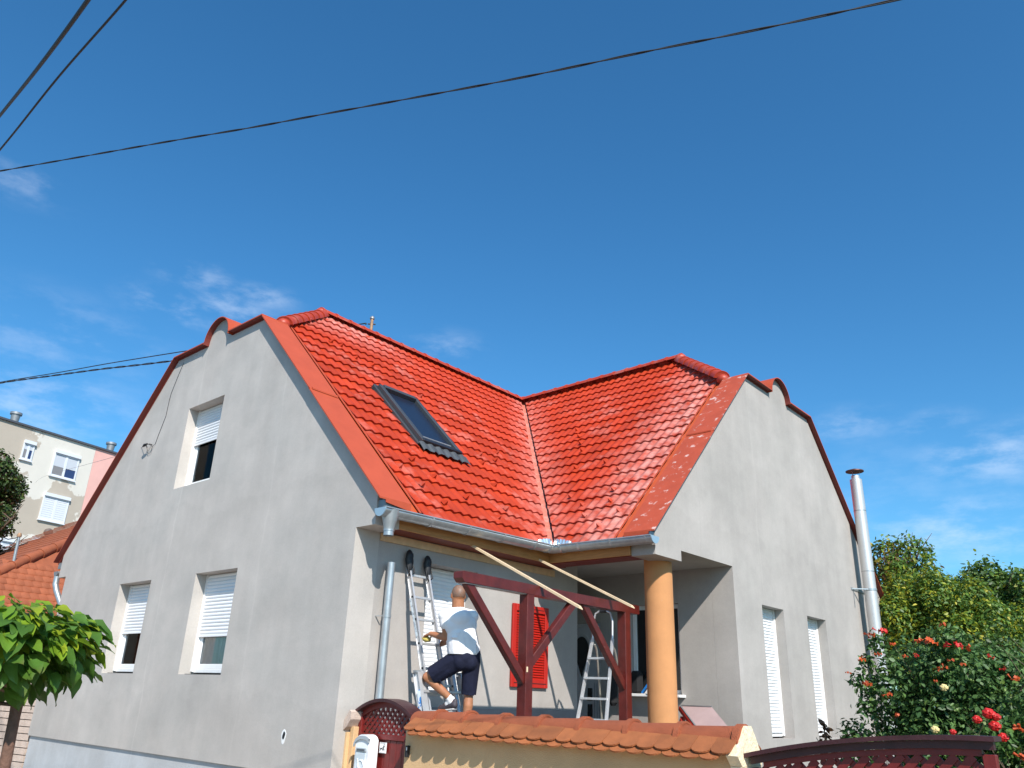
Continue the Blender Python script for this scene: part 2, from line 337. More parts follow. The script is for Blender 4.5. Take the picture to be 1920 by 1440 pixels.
# ================================================================== ground
g = MB(); g.quad((-900,-900,-1.32), (900,-900,-1.32), (900,900,-1.32), (-900,900,-1.32)); obj('ground', g, GRND, kind='structure')
g = MB(); g.quad((-200,-12,-1.315), (200,-12,-1.315), (200,-5.2,-1.315), (-200,-5.2,-1.315)); obj('road', g, ASPH, kind='structure')
g = MB(); g.box(-200,200,-5.2,-5.05,-1.32,-1.2); obj('kerb', g, mat('kerb_concrete', (.35,.34,.33), .9), kind='structure')
g = MB(); g.quad((-200,-5.05,-1.21), (200,-5.05,-1.21), (200,-.1,-1.21), (-200,-.1,-1.21)); obj('pavement', g, mat('warm_paving', (.36,.285,.215), .9, var=.1, vscale=3, bump=.3), kind='structure')
g = MB(); g.box(.01, 2.19, .45, 5.78, -1.3, -.6); obj('terrace', g, YARD, kind='structure')
g = MB(); g.quad((2.22,.25,-1.0), (30,.25,-1.0), (30,60,-1.0), (2.22,60,-1.0)); obj('garden_ground', g, mat('garden_soil', (.10,.085,.05), .95, var=.3, vscale=2, mixcol=(.05,.08,.025), mixscale=1.2, mixlo=.45, mixhi=.55), kind='structure')

# ================================================================== the house
p, q_, W, WB, e, w = 2.209, 3.83, 9.0, 8.854, .364, .385
zs, zo, zt = 2.23, 2.385, 6.05
house = thing('house', 'grey rendered L-shaped house with a red tiled roof and two arched gables', 'house', (-3, 3, -1.3))

def arch(x, c, r_=.40, h=.415):
    d = abs(x-c)
    return h*math.sqrt(max(0, 1-(d/r_)**2)) if d < r_ else 0
cA, cB = -4.475, 8.265
def topA(x):
    if x > -3.02: return 3.03 - x
    if x < -5.98: return 3.03 + (x + 9.0)
    return zt + arch(x, cA)
def topB(y):
    d = y - 6.775
    if y < 6.775: return y - .800
    if y > 9.755: return (16.53 - y) - .800
    return 5.995 + arch(y, cB, .42, .40)
archxs = [cA + .40*math.cos(t*math.pi/20) for t in range(21)]
holesA = [(-3.852,-2.66,.472,1.928), (-6.469,-5.314,.472,1.928), (-5.165,-3.972,3.443,4.912)]
wa = wall(lambda u, z, d: (u, d, z), [-9.364,-9,-5.98,-3.02,0,.364]+archxs, topA, lambda x: zs if (x < -9 or x > 0) else -.613, holesA, w, 1)
obj('street_gable_wall', wa, PL_A, house, label='grey rendered gable wall facing the street with three windows')
g = MB(); g.box(-8.97,-.03,.035,.36,-1.32,-.62); obj('plinth', g, PL_W, house)
archys = [cB + .42*math.cos(t*math.pi/20) for t in range(21)]
holesB = [(6.791,7.655,-.153,1.895), (8.69,9.587,-.153,1.895)]
def botB(y):
    if y < 4.183: return zs
    if y < 5.806: return zo
    if y > 12.684: return zs
    return -1.3
wb = wall(lambda u, z, d: (p-d, u, z), [3.466,4.183,5.806,6.775,9.755,12.684,13.05]+archys, topB, botB, holesB, w, -1)
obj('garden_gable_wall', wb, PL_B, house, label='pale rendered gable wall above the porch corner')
# wall under the eave beside the terrace (plane X=0)
ws = wall(lambda u, z, d: (-d, u, z), [.385, 4.64], lambda y: 2.5, lambda y: -1.3, [(1.27,2.25,.33,1.97)], .35, -1)
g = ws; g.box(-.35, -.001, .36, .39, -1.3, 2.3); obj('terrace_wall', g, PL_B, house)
g = MB(); g.box(-.345, .0, .001, .384, -.612, 2.229)
# recess behind the porch
wp = wall(lambda u, z, d: (u, 5.806+d, z), [-1.4, p-w-.002], lambda x: 2.6, lambda x: -1.3, [(-1.22,-.36,-.6,1.6), (.25,1.2,.45,1.86)], .3, 1)
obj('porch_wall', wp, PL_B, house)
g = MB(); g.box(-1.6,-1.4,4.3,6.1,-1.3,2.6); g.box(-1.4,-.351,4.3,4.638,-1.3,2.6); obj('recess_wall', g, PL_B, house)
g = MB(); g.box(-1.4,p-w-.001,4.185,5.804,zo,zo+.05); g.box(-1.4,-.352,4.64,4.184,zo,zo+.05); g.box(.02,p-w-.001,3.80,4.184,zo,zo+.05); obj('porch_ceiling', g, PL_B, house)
g = MB(); g.box(0,.03,.386,4.64,-.6,.165); obj('plinth', g, PLIN, house)
# other walls of the block, plain
g = MB(); g.box(-9,-8.7,.386,17,-1.3,2.4); g.box(-8.7,p-w,12.4,12.684,-1.3,2.4); obj('rear_wall', g, PL_A, house)
# cornice box faces at the corner (soffit level), timber lining
g = MB(); g.bevbox(e-.04, e, w+.002, 3.466, zs+.01, zs+.20, .004); obj('fascia_board', g, PINE, house, label='pine fascia board under the long gutter')
g = MB(); g.bevbox(e-.04, p-w-.002, 3.430, 3.466, zs+.011, zs+.199, .004); obj('fascia_board', g, PINE, house, label='pine fascia board under the short gutter')
for k, (a, b) in enumerate([(.03,.14),(.143,.25),(.253,.322)]):
    g = MB(); g.box(a, b, w+.01, 3.9, zs-.005+.012, zs+.03); obj('soffit_board', g, SOFF, house)
for k, (a, b) in enumerate([(3.47,3.60),(3.604,3.73),(3.734,3.80)]):
    g = MB(); g.box(.33, p-w-.004, a, b, zs+.001, zs+.02); obj('soffit_board', g, SOFF, house)
g = MB(); g.bevbox(.002, .03, w+.01, 4.0, zs-.10, zs+.0, .003); obj('wall_batten', g, PINEP, house)
g = MB(); g.bevbox(.31, .40, .40, .46, zs+.185, zs+.235, .004); obj('wood_offcut', g, LATH, house)
g = MB(); g.bar((1.70,3.455,zs+.15), (1.93,3.455,zs+.165), .02, .03); obj('wood_offcut', g, PINE, house)

# ------------------------------------------------ copings of the two gables
def coping(profile, mp, inner, drop=.035, over=.02):
    """profile: list of (u,z) along the wall top; sheet with outer drip edge and inner upstand"""
    mb = MB()
    for (u0,z0),(u1,z1) in zip(profile[:-1], profile[1:]):
        o, i = -.104, inner
        a0, a1, b1, b0 = mp(u0,z0,o), mp(u1,z1,o), mp(u1,z1,i), mp(u0,z0,i)
        mb.quad(a0,a1,b1,b0)                                             # top
        mb.quad(mp(u0,z0-.06,o), mp(u1,z1-.06,o), a1, a0)                 # drip face
        mb.quad(mp(u0,z0-.06,o), mp(u1,z1-.06,o), mp(u1,z1-.055,-.002), mp(u0,z0-.055,-.002))
        mb.quad(b0, b1, mp(u1,z1-.24,i), mp(u0,z0-.24,i))
    return mb
def coping_piece(u0, z0, u1, z1, mp, inner, m, lab=None):
    # closed sheet-metal box section
    o, i = -.104, inner; t = .055
    n = V((-(z1-z0), 0, u1-u0)).normalized()
    vs_ = []
    for (u, z) in ((u0,z0),(u1,z1)):
        vs_ += [mp(u,z,o), mp(u,z,i), mp(u,z-t*1.8,i), mp(u,z-t,-.003), mp(u,z-.022,-.006), mp(u,z-.022,o)]
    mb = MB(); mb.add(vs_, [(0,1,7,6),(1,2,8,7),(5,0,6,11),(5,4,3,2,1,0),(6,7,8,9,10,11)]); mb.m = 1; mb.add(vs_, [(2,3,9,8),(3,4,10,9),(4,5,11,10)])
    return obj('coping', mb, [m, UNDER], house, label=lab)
mA = lambda u, z, d: (u, d, z)
mB_ = lambda u, z, d: (p-d, u, z)
TA = 3.085
coping_piece(-3.0, TA+3.0, -1.30, TA+1.30, mA, .41, COPE); coping_piece(-1.33, TA+1.33-.010, .535, TA-.535-.012, mA, .41, COPE)
coping_piece(-6.0, zt+.05, -9.535, TA-.535, mA, .41, COPE)
coping_piece(-6.0, zt+.055, cA-.40, zt+.055, mA, .41, COPE); coping_piece(cA+.40, zt+.055, -3.0, zt+.055, mA, .41, COPE)
def arch_coping(c, r_, h, zb, mp, m):
    n = 20; mb = MB(); t = .016
    P_ = [(c + r_*math.cos(math.pi*k/n), zb + h*math.sin(math.pi*k/n)) for k in range(n+1)]
    Q_ = [(c + (r_+t)*math.cos(math.pi*k/n), zb + (h+t)*math.sin(math.pi*k/n)) for k in range(n+1)]
    for k in range(n):
        for im, (a, b) in ((1,(P_[k],P_[k+1])),(0,(Q_[k],Q_[k+1]))):
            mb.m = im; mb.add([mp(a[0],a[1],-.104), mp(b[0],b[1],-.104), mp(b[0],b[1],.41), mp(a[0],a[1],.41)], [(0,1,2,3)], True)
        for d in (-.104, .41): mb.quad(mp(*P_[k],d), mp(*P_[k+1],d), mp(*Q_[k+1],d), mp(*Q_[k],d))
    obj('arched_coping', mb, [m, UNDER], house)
arch_coping(cA, .40, .415, zt+.003, mA, COPE)
for (u_, mp_, z_, mm_) in ((-1.30, mA, TA+1.30, COPE), (5.25, mB_, 5.25-.745, COPE_D)):
    sgn_ = 1 if u_ < 0 else -1
    g = MB(); a_ = [mp_(u_+dx*sgn_, z_-dx*1.0+.002+hh, d) for hh in (0, .022) for d in (-.06, .395) for dx in (-.014, .014)]
    g.add(a_, [(0,2,3,1),(4,5,7,6),(0,1,5,4),(2,6,7,3),(0,4,6,2),(1,3,7,5)]); obj('coping_seam', g, COPE, house)
TB = -.75+.005
coping_piece(6.79, 6.79+TB, 5.25, 5.25+TB, mB_, .40, COPE_D, 'dusty red coping with whitish smears'); coping_piece(5.28, 5.28+TB-.010, 3.295, 3.295+TB-.012, mB_, .40, COPE_D)
coping_piece(9.75, 6.79+TB, 13.235, 3.295+TB, mB_, .40, COPE)
coping_piece(6.79, 6.045, cB-.42, 6.045, mB_, .40, COPE); coping_piece(cB+.42, 6.045, 9.75, 6.045, mB_, .40, COPE)
arch_coping(cB, .42, .40, 6.0, mB_, COPE)
# inner orange flashing channels between coping and tiles
def strip(a, b, c, d, m, name, th=.012):
    mb = MB(); a, b, c, d = V(a), V(b), V(c), V(d); n = (b-a).cross(d-a).normalized()*th
    mb.add([a,b,c,d,a-n,b-n,c-n,d-n], [(0,1,2,3),(7,6,5,4),(0,4,5,1),(1,5,6,2),(2,6,7,3),(3,7,4,0)]); return obj(name, mb, m, house)
strip((.50,.415,2.42),(.50,.62,2.42),(-3.3,.62,6.22),(-3.3,.415,6.22), FLASH, 'verge_flashing')
strip((-3.3,.60,6.27),(.50,.60,2.47),(.50,.63,2.47),(-3.3,.63,6.27), COPE, 'flashing_lip')
strip((1.805,3.30,2.39),(1.62,3.30,2.39),(1.62,7.1,6.19),(1.805,7.1,6.19), FLASH, 'verge_flashing')
strip((1.62,3.30,2.43),(1.60,3.30,2.43),(1.60,7.1,6.23),(1.62,7.1,6.23), COPE, 'flashing_lip')
# dark sheet ends below the coping feet
g = MB(); g.box(.365,.505,.02,.40,2.41,2.53); obj('coping_end_plate', g, GALVD, house)
g = MB(); g.box(p-.40,p-.005,3.325,3.465,2.41,2.53); obj('coping_end_plate', g, GALVD, house)
g = MB(); g.box(-9.52,-9.365,.0,.36,2.41,2.53); obj('coping_end_plate', g, GALVD, house)

# ------------------------------------------------ tiled slopes
s2 = 1/math.sqrt(2)
TW, EXP, TL, HF = .352, .353, .40, .031
def tile_geo(nx=14):
    """double-wave tile in local (u across, v up slope, h normal)"""
    vs_, fs = [], []
    def hh(u): 
        t = (u/TW*2) % 1.0
        return 0.028*(math.cos(2*math.pi*t)*.5+.5)**.8
    for j, (v, base) in enumerate(((0,HF),(TL,HF-HF*TL/EXP))):
        for i in range(nx+1):
            u = TW*i/nx; vs_.append((u, v, base + hh(u)))
    for i in range(nx): fs.append((i, i+1, nx+2+i, nx+1+i))
    b0 = len(vs_)
    for k in (0, 1):
        for i in range(nx+1):
            u = TW*i/nx; vs_.append((u, .016 if k == 0 else .0, HF + hh(u) - (.042 if k == 0 else 0)))
    for i in range(nx): fs.append((b0+i, b0+i+1, b0+nx+2+i, b0+nx+1+i))
    return vs_, fs
tv, tf = tile_geo()
class Slope:
    def __init__(s, O, U, Vv):
        s.O, s.U, s.V = V(O), V(U), V(Vv); s.N = s.U.cross(s.V)
        if s.N.z < 0: s.N = -s.N
        s.M = Matrix((s.U, s.V, s.N)).transposed().to_4x4()
        s.tiles = []
SA = Slope((.49, .0, 2.41), (0,1,0), (-s2,0,s2))     # u = Y
SB = Slope((0, 3.34, 2.41), (1,0,0), (0,s2,s2))      # u = X
def tmesh():
    mb = MB(); mb.add(tv, tf, True); return mesh('roof_tile', mb, TILE)
TILE_ME = tmesh()
def build_slope(SL, u0, u1, rows, planes, hole, slab, rear=False):
    cands = []
    for r_ in range(rows):
        for c in range(int((u1-u0)/TW)+2):
            u = u0 + c*TW - (.22 if False else 0); v = r_*EXP - .03
            bm = bmesh.new(); vv = [bm.verts.new(t) for t in tv]
            for f in tf: bm.faces.new([vv[i] for i in f])
            m = Matrix.Translation(SL.O) @ SL.M @ Matrix.Translation((u, v, 0))
            bm.transform(m); cut = False; dead = False
            for (co, no) in planes:    # keep the side where (x-co).no < 0
                ds = [(x.co-V(co)).dot(V(no)) for x in bm.verts]
                if min(ds) > -.02: dead = True; break
                if max(ds) > 1e-4:
                    bmesh.ops.bisect_plane(bm, geom=bm.verts[:]+bm.edges[:]+bm.faces[:], plane_co=co, plane_no=no, clear_outer=True); cut = True
                    if not bm.faces: dead = True; break
            if not dead and hole:
                h0, h1, k0, k1 = hole; cu, cv = u+TW/2, v+EXP/2
                if h0 < u+TW and u < h1 and k0 < v+EXP-.02 and v < k1:
                    # cut the tile around the skylight: keep the largest outside piece
                    opts = []
                    iv = m.inverted()
                    for ax, val, sg in ((0,h0,1),(0,h1,-1),(1,k0,1),(1,k1,-1)):
                        co = V((val,0,0)) if ax == 0 else V((0,val,0)); no = V((sg,0,0)) if ax == 0 else V((0,sg,0))
                        left = (val-u if sg == 1 else u+TW-val) if ax == 0 else (val-v if sg == 1 else v+EXP-val)
                        opts.append((left*(1 if ax else .8), co, no))
                    opts.sort(key=lambda t: -t[0]); left, co, no = opts[0]
                    if left < .03: dead = True
                    else:
                        MW = Matrix.Translation(SL.O) @ SL.M
                        bmesh.ops.bisect_plane(bm, geom=bm.verts[:]+bm.edges[:]+bm.faces[:], plane_co=MW @ co, plane_no=SL.M.to_3x3() @ no, clear_outer=True); cut = True
                        if not bm.faces: dead = True
            if dead: bm.free(); continue
            cen = SL.O + SL.M @ V((u+TW/2, v+EXP/2, 0))
            cands.append((SL, u, v, cut, bm, m, (cen-CAM).length))
    return cands
# slopes
slabA = MB()
def poly3(mb, pts, th=.06):
    pts = [V(a) for a in pts]; n = (pts[1]-pts[0]).cross(pts[2]-pts[0]).normalized()
    if n.z < 0: n = -n
    k = len(pts); mb.add(pts + [a - n*th for a in pts], [tuple(range(k)), tuple(range(k, 2*k))[::-1]] + [(i, (i+1)%k, k+(i+1)%k, k+i) for i in range(k)]); return mb
rg = 7.32
def zA(x): return 2.865 - x
def zB(y): return y - .965
SLAB = mat('dark_roof_underlay', (.06,.02,.015), .9)
slA = obj('roof_slope', poly3(MB(), [(.44,.42,zA(.44)), (.44,3.39,zA(.44)), (-4.5,8.33,zA(-4.5)), (-4.5,2.05,zA(-4.5)), (-3.2,.42,zA(-3.2))]), SLAB, house)
slB = obj('roof_slope', poly3(MB(), [(1.8,3.405,zB(3.405)), (.425,3.405,zB(3.405)), (-4.5,8.33,zB(8.33)), (.13,8.3,zB(8.3)), (1.8,7.0,zB(7.0))]), SLAB, house)
REAR = mat('red_tiles_rear', (.46,.05,.022), .5, var=.15, vscale=4)
obj('roof_slope', poly3(MB(), [(-9.45,.42,2.42), (-9.45,17,2.42), (-4.5,17,rg), (-4.5,2.05,rg), (-5.8,.42,6.07)]), REAR, house)
obj('roof_slope', poly3(MB(), [(-3.2,.42,6.03), (-5.8,.42,6.03), (-4.5,2.05,rg)]), REAR, house)
obj('roof_slope', poly3(MB(), [(1.8,7.0,6.0), (1.8,9.55,6.0), (.13,8.3,rg)]), REAR, house)
obj('roof_slope', poly3(MB(), [(1.8,13.1,2.45), (-4.5,13.1,2.45), (-4.5,8.33,rg), (.13,8.3,rg), (1.8,9.5,6.05)]), REAR, house)
obj('roof_slope', poly3(MB(), [(.4,13.1,2.45), (.4,17,2.45), (-4.5,17,rg), (-4.5,8.33,rg)]), REAR, house)
hipA = (V((-3.3,.62,6.2)), V((-1.42,-1.0,.0)).normalized())
candA = build_slope(SA, .64, 8.6, 20, [((0,.64,0),(0,-1,0)), ((.49,3.34-.075,2.4),(s2,s2,0)), ((-3.3,.62,6.2),(-1.45,-1.16,0)), ((-4.52,0,7.4),(-1,0,1)), ((.45,0,2.3),(1,0,-1))],
                    (1.80, 2.80, 2.14, 4.03), None)
candB = build_slope(SB, -4.6-.04, 1.62, 20, [((1.60,0,0),(1,0,0)), ((.49-.0,3.34+.075,2.4),(-s2,-s2,0)), ((1.62,7.02,6.1),(1.25,1.50,0)), ((0,8.30,7.4),(0,1,1)), ((0,3.38,2.3),(0,-1,-1))], None, None)
allc = sorted(candA + candB, key=lambda t: t[6]); rest = {id(SA): [], id(SB): []}
for i, (SL, u, v, cut, bm, m, d) in enumerate(allc):
    par = slA if SL is SA else slB
    if i < 300:
        if cut:
            inv = m.inverted(); bm.transform(inv); me = bpy.data.meshes.new('roof_tile')
            for f in bm.faces: f.smooth = True
            bm.to_mesh(me); me.materials.append(TILE)
        else: me = TILE_ME
        o = bpy.data.objects.new('roof_tile', me); link(o, par, m.translation); o.rotation_euler = m.to_euler(); bm.free()
    else: rest[id(SL)].append(bm)
for SL, par in ((SA, slA), (SB, slB)):
    mb = MB()
    for bm in rest[id(SL)]: mb.bm(bm, True)
    if mb.v:
        a = np.array(mb.v); c = a.mean(0); me = bpy.data.meshes.new('upper_roof_tiles'); me.from_pydata([tuple(x) for x in a-c], [], mb.f); me.materials.append(TILE)
        me.polygons.foreach_set('use_smooth', [True]*len(mb.f)); me.update()
        o = bpy.data.objects.new('upper_roof_tiles', me); link(o, par, tuple(c)); o['kind'] = 'stuff'
# valley sheet
mb = MB()
a0, a1 = V((.47,3.36,2.425)), V((-4.45,8.28,7.345)); dd = V((s2,s2,0))*.15
mb.quad(a0-dd+V((0,0,.02)), a0, a1, a1-dd+V((0,0,.02))); mb.quad(a0, a0+dd+V((0,0,.02)), a1+dd+V((0,0,.02)), a1)
mb.box
obj('valley_sheet', mb, VALL, house)
# snow hooks
def hook(SL, u, v):
    m = Matrix.Translation(SL.O) @ SL.M @ Matrix.Translation((u, v, .045))
    mb = MB(); mb.add([(-.03,0,0),(.03,0,0),(0,0,.075),(-.03,.10,-.005),(.03,.10,-.005),(0,.03,.07)], [(0,1,2),(0,2,5,3),(1,4,5,2),(3,5,4),(0,3,4,1)])
    mb.v = [tuple(m @ V(x)) for x in mb.v]
    obj('snow_hook', mb, TILE, slA if SL is SA else slB)
for r_, cols in ((1,(1.15,)),(2,(.7,1.35)),(3,(.48,1.03)),(4,(.92,.05)),(6,(.7,)),(7,(.26,-.4)),(9,(-.62,)),(10,(-.84,)),(11,(-1.06,)),(12,(-1.3,))):
    for u in cols: hook(SB, u, r_*EXP+.07)
for r_, cols in ((1,(1.3,2.4)),(2,(1.08,1.96,2.84)),(3,(.86,1.52,2.6)),(4,(1.3,3.1)),(6,(3.3,)),(7,(3.5,3.9)),(8,(4.2,)),(12,(3.1,)),(14,(1.9,2.3)),(15,(1.5,1.72)),(17,(1.3,1.1))):
    for u in cols: hook(SA, u, r_*EXP+.07)
# ridge and hip caps
def cap_mesh(L=.42, r_=.125, lip=1.10):
    mb = MB(); n = 9
    def ring(x, k): return [(x, math.cos(math.pi*i/n)*r_*k, math.sin(math.pi*i/n)*r_*k*.9) for i in range(n+1)]
    def span(A, B, sm): mb.add(A+B, [(i, i+1, n+2+i, n+1+i) for i in range(n)], sm)
    span(ring(.0,lip), ring(.045,lip+.01), True); span(ring(.045,lip+.01), ring(.047,1.0), False); span(ring(.047,1.0), ring(L,.95), True)
    span(ring(0,lip), ring(0,.98), False); mb.add(ring(.004,1.0), [tuple(range(n+1))]); return mb
CAPM = mesh('ridge_tile', cap_mesh(), RIDGE)
def caps(a, b, name='ridge_tile', step=.36, end=True, k=1.0):
    a, b = V(a), V(b); d = b-a; n = max(1, round(d.length/step)); st = d.length/n; d.normalize()
    y = V((0,0,1)).cross(d).normalized(); z = d.cross(y)
    rot = Matrix((d, y, z)).transposed().to_euler()
    for i in range(n): inst(name, CAPM, house, a + d*st*i, rot, (st/.36, k, k))
caps((-4.5,1.95,7.42), (-4.5,8.7,7.42)); caps((.18,8.28,7.42), (-4.75,8.28,7.42))
caps((-3.30,.50,6.23), (-4.5,2.02,7.37), step=.31, k=1.2); caps((1.72,6.93,6.12), (.13,8.27,7.36), step=.31, k=1.2)
caps((-5.70,.50,6.26), (-4.5,2.02,7.40), step=.27)
for c, r_ in (((-4.5,2.0,7.42),.135), ((.13,8.27,7.42),.135), ((-3.27,.47,6.21),.12), ((1.75,6.9,6.08),.12)):
    bm = bmesh.new(); bmesh.ops.create_uvsphere(bm, u_segments=16, v_segments=8, radius=r_); bm.transform(Matrix.Translation(c) @ Matrix.Diagonal((1,1,.85,1))); mb = MB(); mb.bm(bm, True); obj('ridge_end_cap', mb, RIDGE, house)

# ------------------------------------------------ skylight
sk = MB(); MS = Matrix.Translation(SA.O) @ SA.M
def sbox(mb, u0, u1, v0, v1, h0, h1):
    t = MB(); t.bevbox(u0, u1, v0, v1, h0, h1, .008); mb.add([MS @ V(x) for x in t.v], t.f)
u0, u1, v0, v1 = 1.86, 2.76, 2.20, 3.96
FR = mat('skylight_grey_frame', (.055,.063,.073), .45, .2, var=.08)
sbox(sk, u0, u0+.085, v0, v1, -.02, .13); sbox(sk, u1-.085, u1, v0, v1, -.02, .13); sbox(sk, u0+.086, u1-.086, v1-.10, v1, -.02, .15); sbox(sk, u0+.086, u1-.086, v0, v0+.16, -.02, .10)
skl = obj('skylight', sk, FR, house, label='tilted roof window with dark blind between red tiles')
g = MB(); sbox(g, u0+.087, u1-.087, v0+.161, v1-.101, .03, .07)
obj('pane', g, mat('skylight_blind', (.012,.018,.035), .28, spec=.5, var=.1, vscale=60), skl)
g = MB(); sbox(g, u0+.01, u1-.01, v0-.02, v0+.05, .03, .14); obj('lower_bar', g, mat('skylight_black_trim', (.015,.015,.018), .4), skl)
g = MB(); sbox(g, u0+.10, u1-.10, v0+.20, v0+.23, .075, .095); obj('awning_bar', g, GALVD, skl)
# lead apron, wavy lower edge
g = MB(); n = 30
for i in range(n):
    ua, ub = u0-.06+(u1-u0+.16)*i/n, u0-.06+(u1-u0+.16)*(i+1)/n
    ha = lambda u: .052+0.028*(math.cos(2*math.pi*((u-.64)/TW*2 % 1))*.5+.5)**.8
    la = lambda i_: v0-.20-.03*(i_ % 3 == 0)
    g.add([MS @ V((ua, la(i), ha(ua)+.008)), MS @ V((ub, la(i+1), ha(ub)+.008)), MS @ V((ub, v0-.015, ha(ub)+.03)), MS @ V((ua, v0-.015, ha(ua)+.03))], [(0,1,2,3)], True)
obj('apron', g, mat('grey_lead_apron', (.075,.085,.095), .55, .3, var=.15, vscale=9), skl)
g = MB(); sbox(g, u0-.055, u0-.004, v0-.015, v1+.02, -.02, .06); sbox(g, u1+.004, u1+.055, v0-.015, v1+.02, -.02, .06); sbox(g, u0-.055, u1+.055, v1+.003, v1+.07, -.02, .07); obj('side_flashing', g, FR, skl)

# ------------------------------------------------ gutters and pipes
def gutter_mesh(pts, r_=.10, n=10):
    """half-round open gutter along pts (level), normal plane mitred"""
    mb = MB(); pts = [V(a) for a in pts]; rings = []
    for i, a in enumerate(pts):
        d0 = (pts[i]-pts[i-1]).normalized() if i > 0 else (pts[1]-pts[0]).normalized()
        d1 = (pts[i+1]-pts[i]).normalized() if i < len(pts)-1 else d0
        sd0 = d0.cross(V((0,0,1))).normalized(); sd1 = d1.cross(V((0,0,1))).normalized(); sd = (sd0+sd1); sd = sd/ (sd.dot(sd0))
        ring = []
        for rr in (r_, r_-.006):
            rg_ = []
            for k in range(n+1):
                t = math.pi + math.pi*k/n
                rg_.append(a + sd*(math.cos(t)*rr) + V((0,0,1))*(math.sin(t)*rr))
            ring.append(rg_)
        rings.append(ring[0] + ring[1][::-1])
    m_ = len(rings[0])
    fs = [(i*m_+k, i*m_+(k+1)%m_, (i+1)*m_+(k+1)%m_, (i+1)*m_+k) for i in range(len(pts)-1) for k in range(m_)]
    mb.add([x for r__ in rings for x in r__], fs, True); return mb
GZ = 2.455
ga, gc, gb = V((.515,-.06,GZ-.05)), V((.515,3.315,GZ)), V((2.30,3.315,GZ-.01))
gm = gutter_mesh([ga, gc, gb])
gut = obj('gutter', gm, GALV, house, label='galvanised half-round gutter round the inner corner')
def rim(a, b, side):
    g.tube([V(a)+side*.10, V(b)+side*.10], .011, 8)
g = MB(); rim(ga, gc+V((0,-.10,0)), V((1,0,0))); rim(gc+V((.10,0,0)), gb, V((0,-1,0))); obj('bead', g, GALV, gut)
def ring_strap(c, d, z):
    mb = MB(); sd = V(d).cross(V((0,0,1))).normalized(); pts = []
    for k in range(13):
        t = math.pi + math.pi*k/12; pts.append(V(c) + sd*math.cos(t)*.106 + V((0,0,math.sin(t)*.106)))
    for a, b in zip(pts[:-1], pts[1:]): mb.bar(a, b, .028, .006, up=((a+b)/2-V(c)))
    return mb
for y_ in (.10, .74, 1.42, 2.12, 2.82, 3.16): obj('gutter_bracket', ring_strap((.515,y_,GZ-.05+.05*y_/3.3), (0,1,0), 0), GALV, gut)
for x_ in (.72, 1.05, 1.62, 2.2): obj('gutter_bracket', ring_strap((x_,3.315,GZ), (1,0,0), 0), GALV, gut)
for c, d, nm in ((ga, (0,-1,0), 'end'), (gb, (1,0,0), 'end')):
    mb = MB(); sd = V(d).cross(V((0,0,1))).normalized(); pts = [V(c) + sd*math.cos(math.pi+math.pi*k/14)*.104 + V((0,0,math.sin(math.pi+math.pi*k/14)*.104)) for k in range(15)]
    k = len(pts); dn = V(d)*.008; mb.add([a+dn for a in pts]+[a-dn for a in pts], [tuple(range(k)), tuple(range(k,2*k))[::-1]]+[(i,(i+1)%k,k+(i+1)%k,k+i) for i in range(k)])
    obj('gutter_end', mb, mat('pale_blue_zinc', (.42,.55,.63), .4, .5), gut)
# funnel outlet
g = MB(); fc = V((.515,.10,0)); 
rr = [(.115,.12,2.40),(.10,.105,2.33),(.075,.075,2.21),(.062,.062,2.16),(.062,.062,2.155)]
n = 20; vs_ = []; fs = []
for (ra, rb, z) in rr:
    for k in range(n): t = 2*math.pi*k/n; vs_.append((fc.x+math.cos(t)*ra, fc.y+math.sin(t)*rb, z))
for j in range(len(rr)-1):
    for k in range(n): fs.append((j*n+k, j*n+(k+1)%n, (j+1)*n+(k+1)%n, (j+1)*n+k))
g.add(vs_, fs, True); g.tube([(fc.x,fc.y,2.165),(fc.x,fc.y,2.09)], .062, 20, caps=False); g.tube([(fc.x,fc.y,2.16),(fc.x,fc.y,2.145)], .068, 20)
obj('funnel', g, GALV, gut)
# splash guard at the valley foot
g = MB(); n = 12
for side in (0, 1):
    for i in range(n):
        f0, f1 = i/n, (i+1)/n
        P0 = (V((.56,3.27,0)).lerp(V((.56,2.93,0)), f0) if side == 0 else V((.56,3.27,0)).lerp(V((.90,3.27,0)), f0))
        P1 = (V((.56,3.27,0)).lerp(V((.56,2.93,0)), f1) if side == 0 else V((.56,3.27,0)).lerp(V((.90,3.27,0)), f1))
        off = V((1,0,0)) if side == 0 else V((0,-1,0))
        hz = lambda f: .085*(1-f)**.6+.02*abs(math.sin(f*14)); w0 = off*(.008*math.sin(f0*40)); w1 = off*(.008*math.sin(f1*40))
        a, b = P0+V((0,0,GZ-.03))+w0, P1+V((0,0,GZ-.03))+w1
        g.add([a, b, b+V((0,0,.05+hz(f1)))-off*.03, a+V((0,0,.05+hz(f0)))-off*.03], [(0,1,2,3)], False)
obj('splash_guard', g, mat('bright_zinc', (.62,.74,.78), .25, .8, var=.2, vscale=20), gut)
# downpipe on the terrace wall
dp = obj('downpipe', MB().tube([(.11,.53,1.86),(.11,.53,-.6)], .05, 20), GALV, house, label='cut-off galvanised downpipe standing free on the wall')
g = MB(); g.tube([(.11,.53,1.22),(.11,.53,1.185)], .056, 20); g.bar((.10,.46,1.2),(.0,.44,1.2),.012,.012); obj('pipe_clamp', g, GALV, dp)
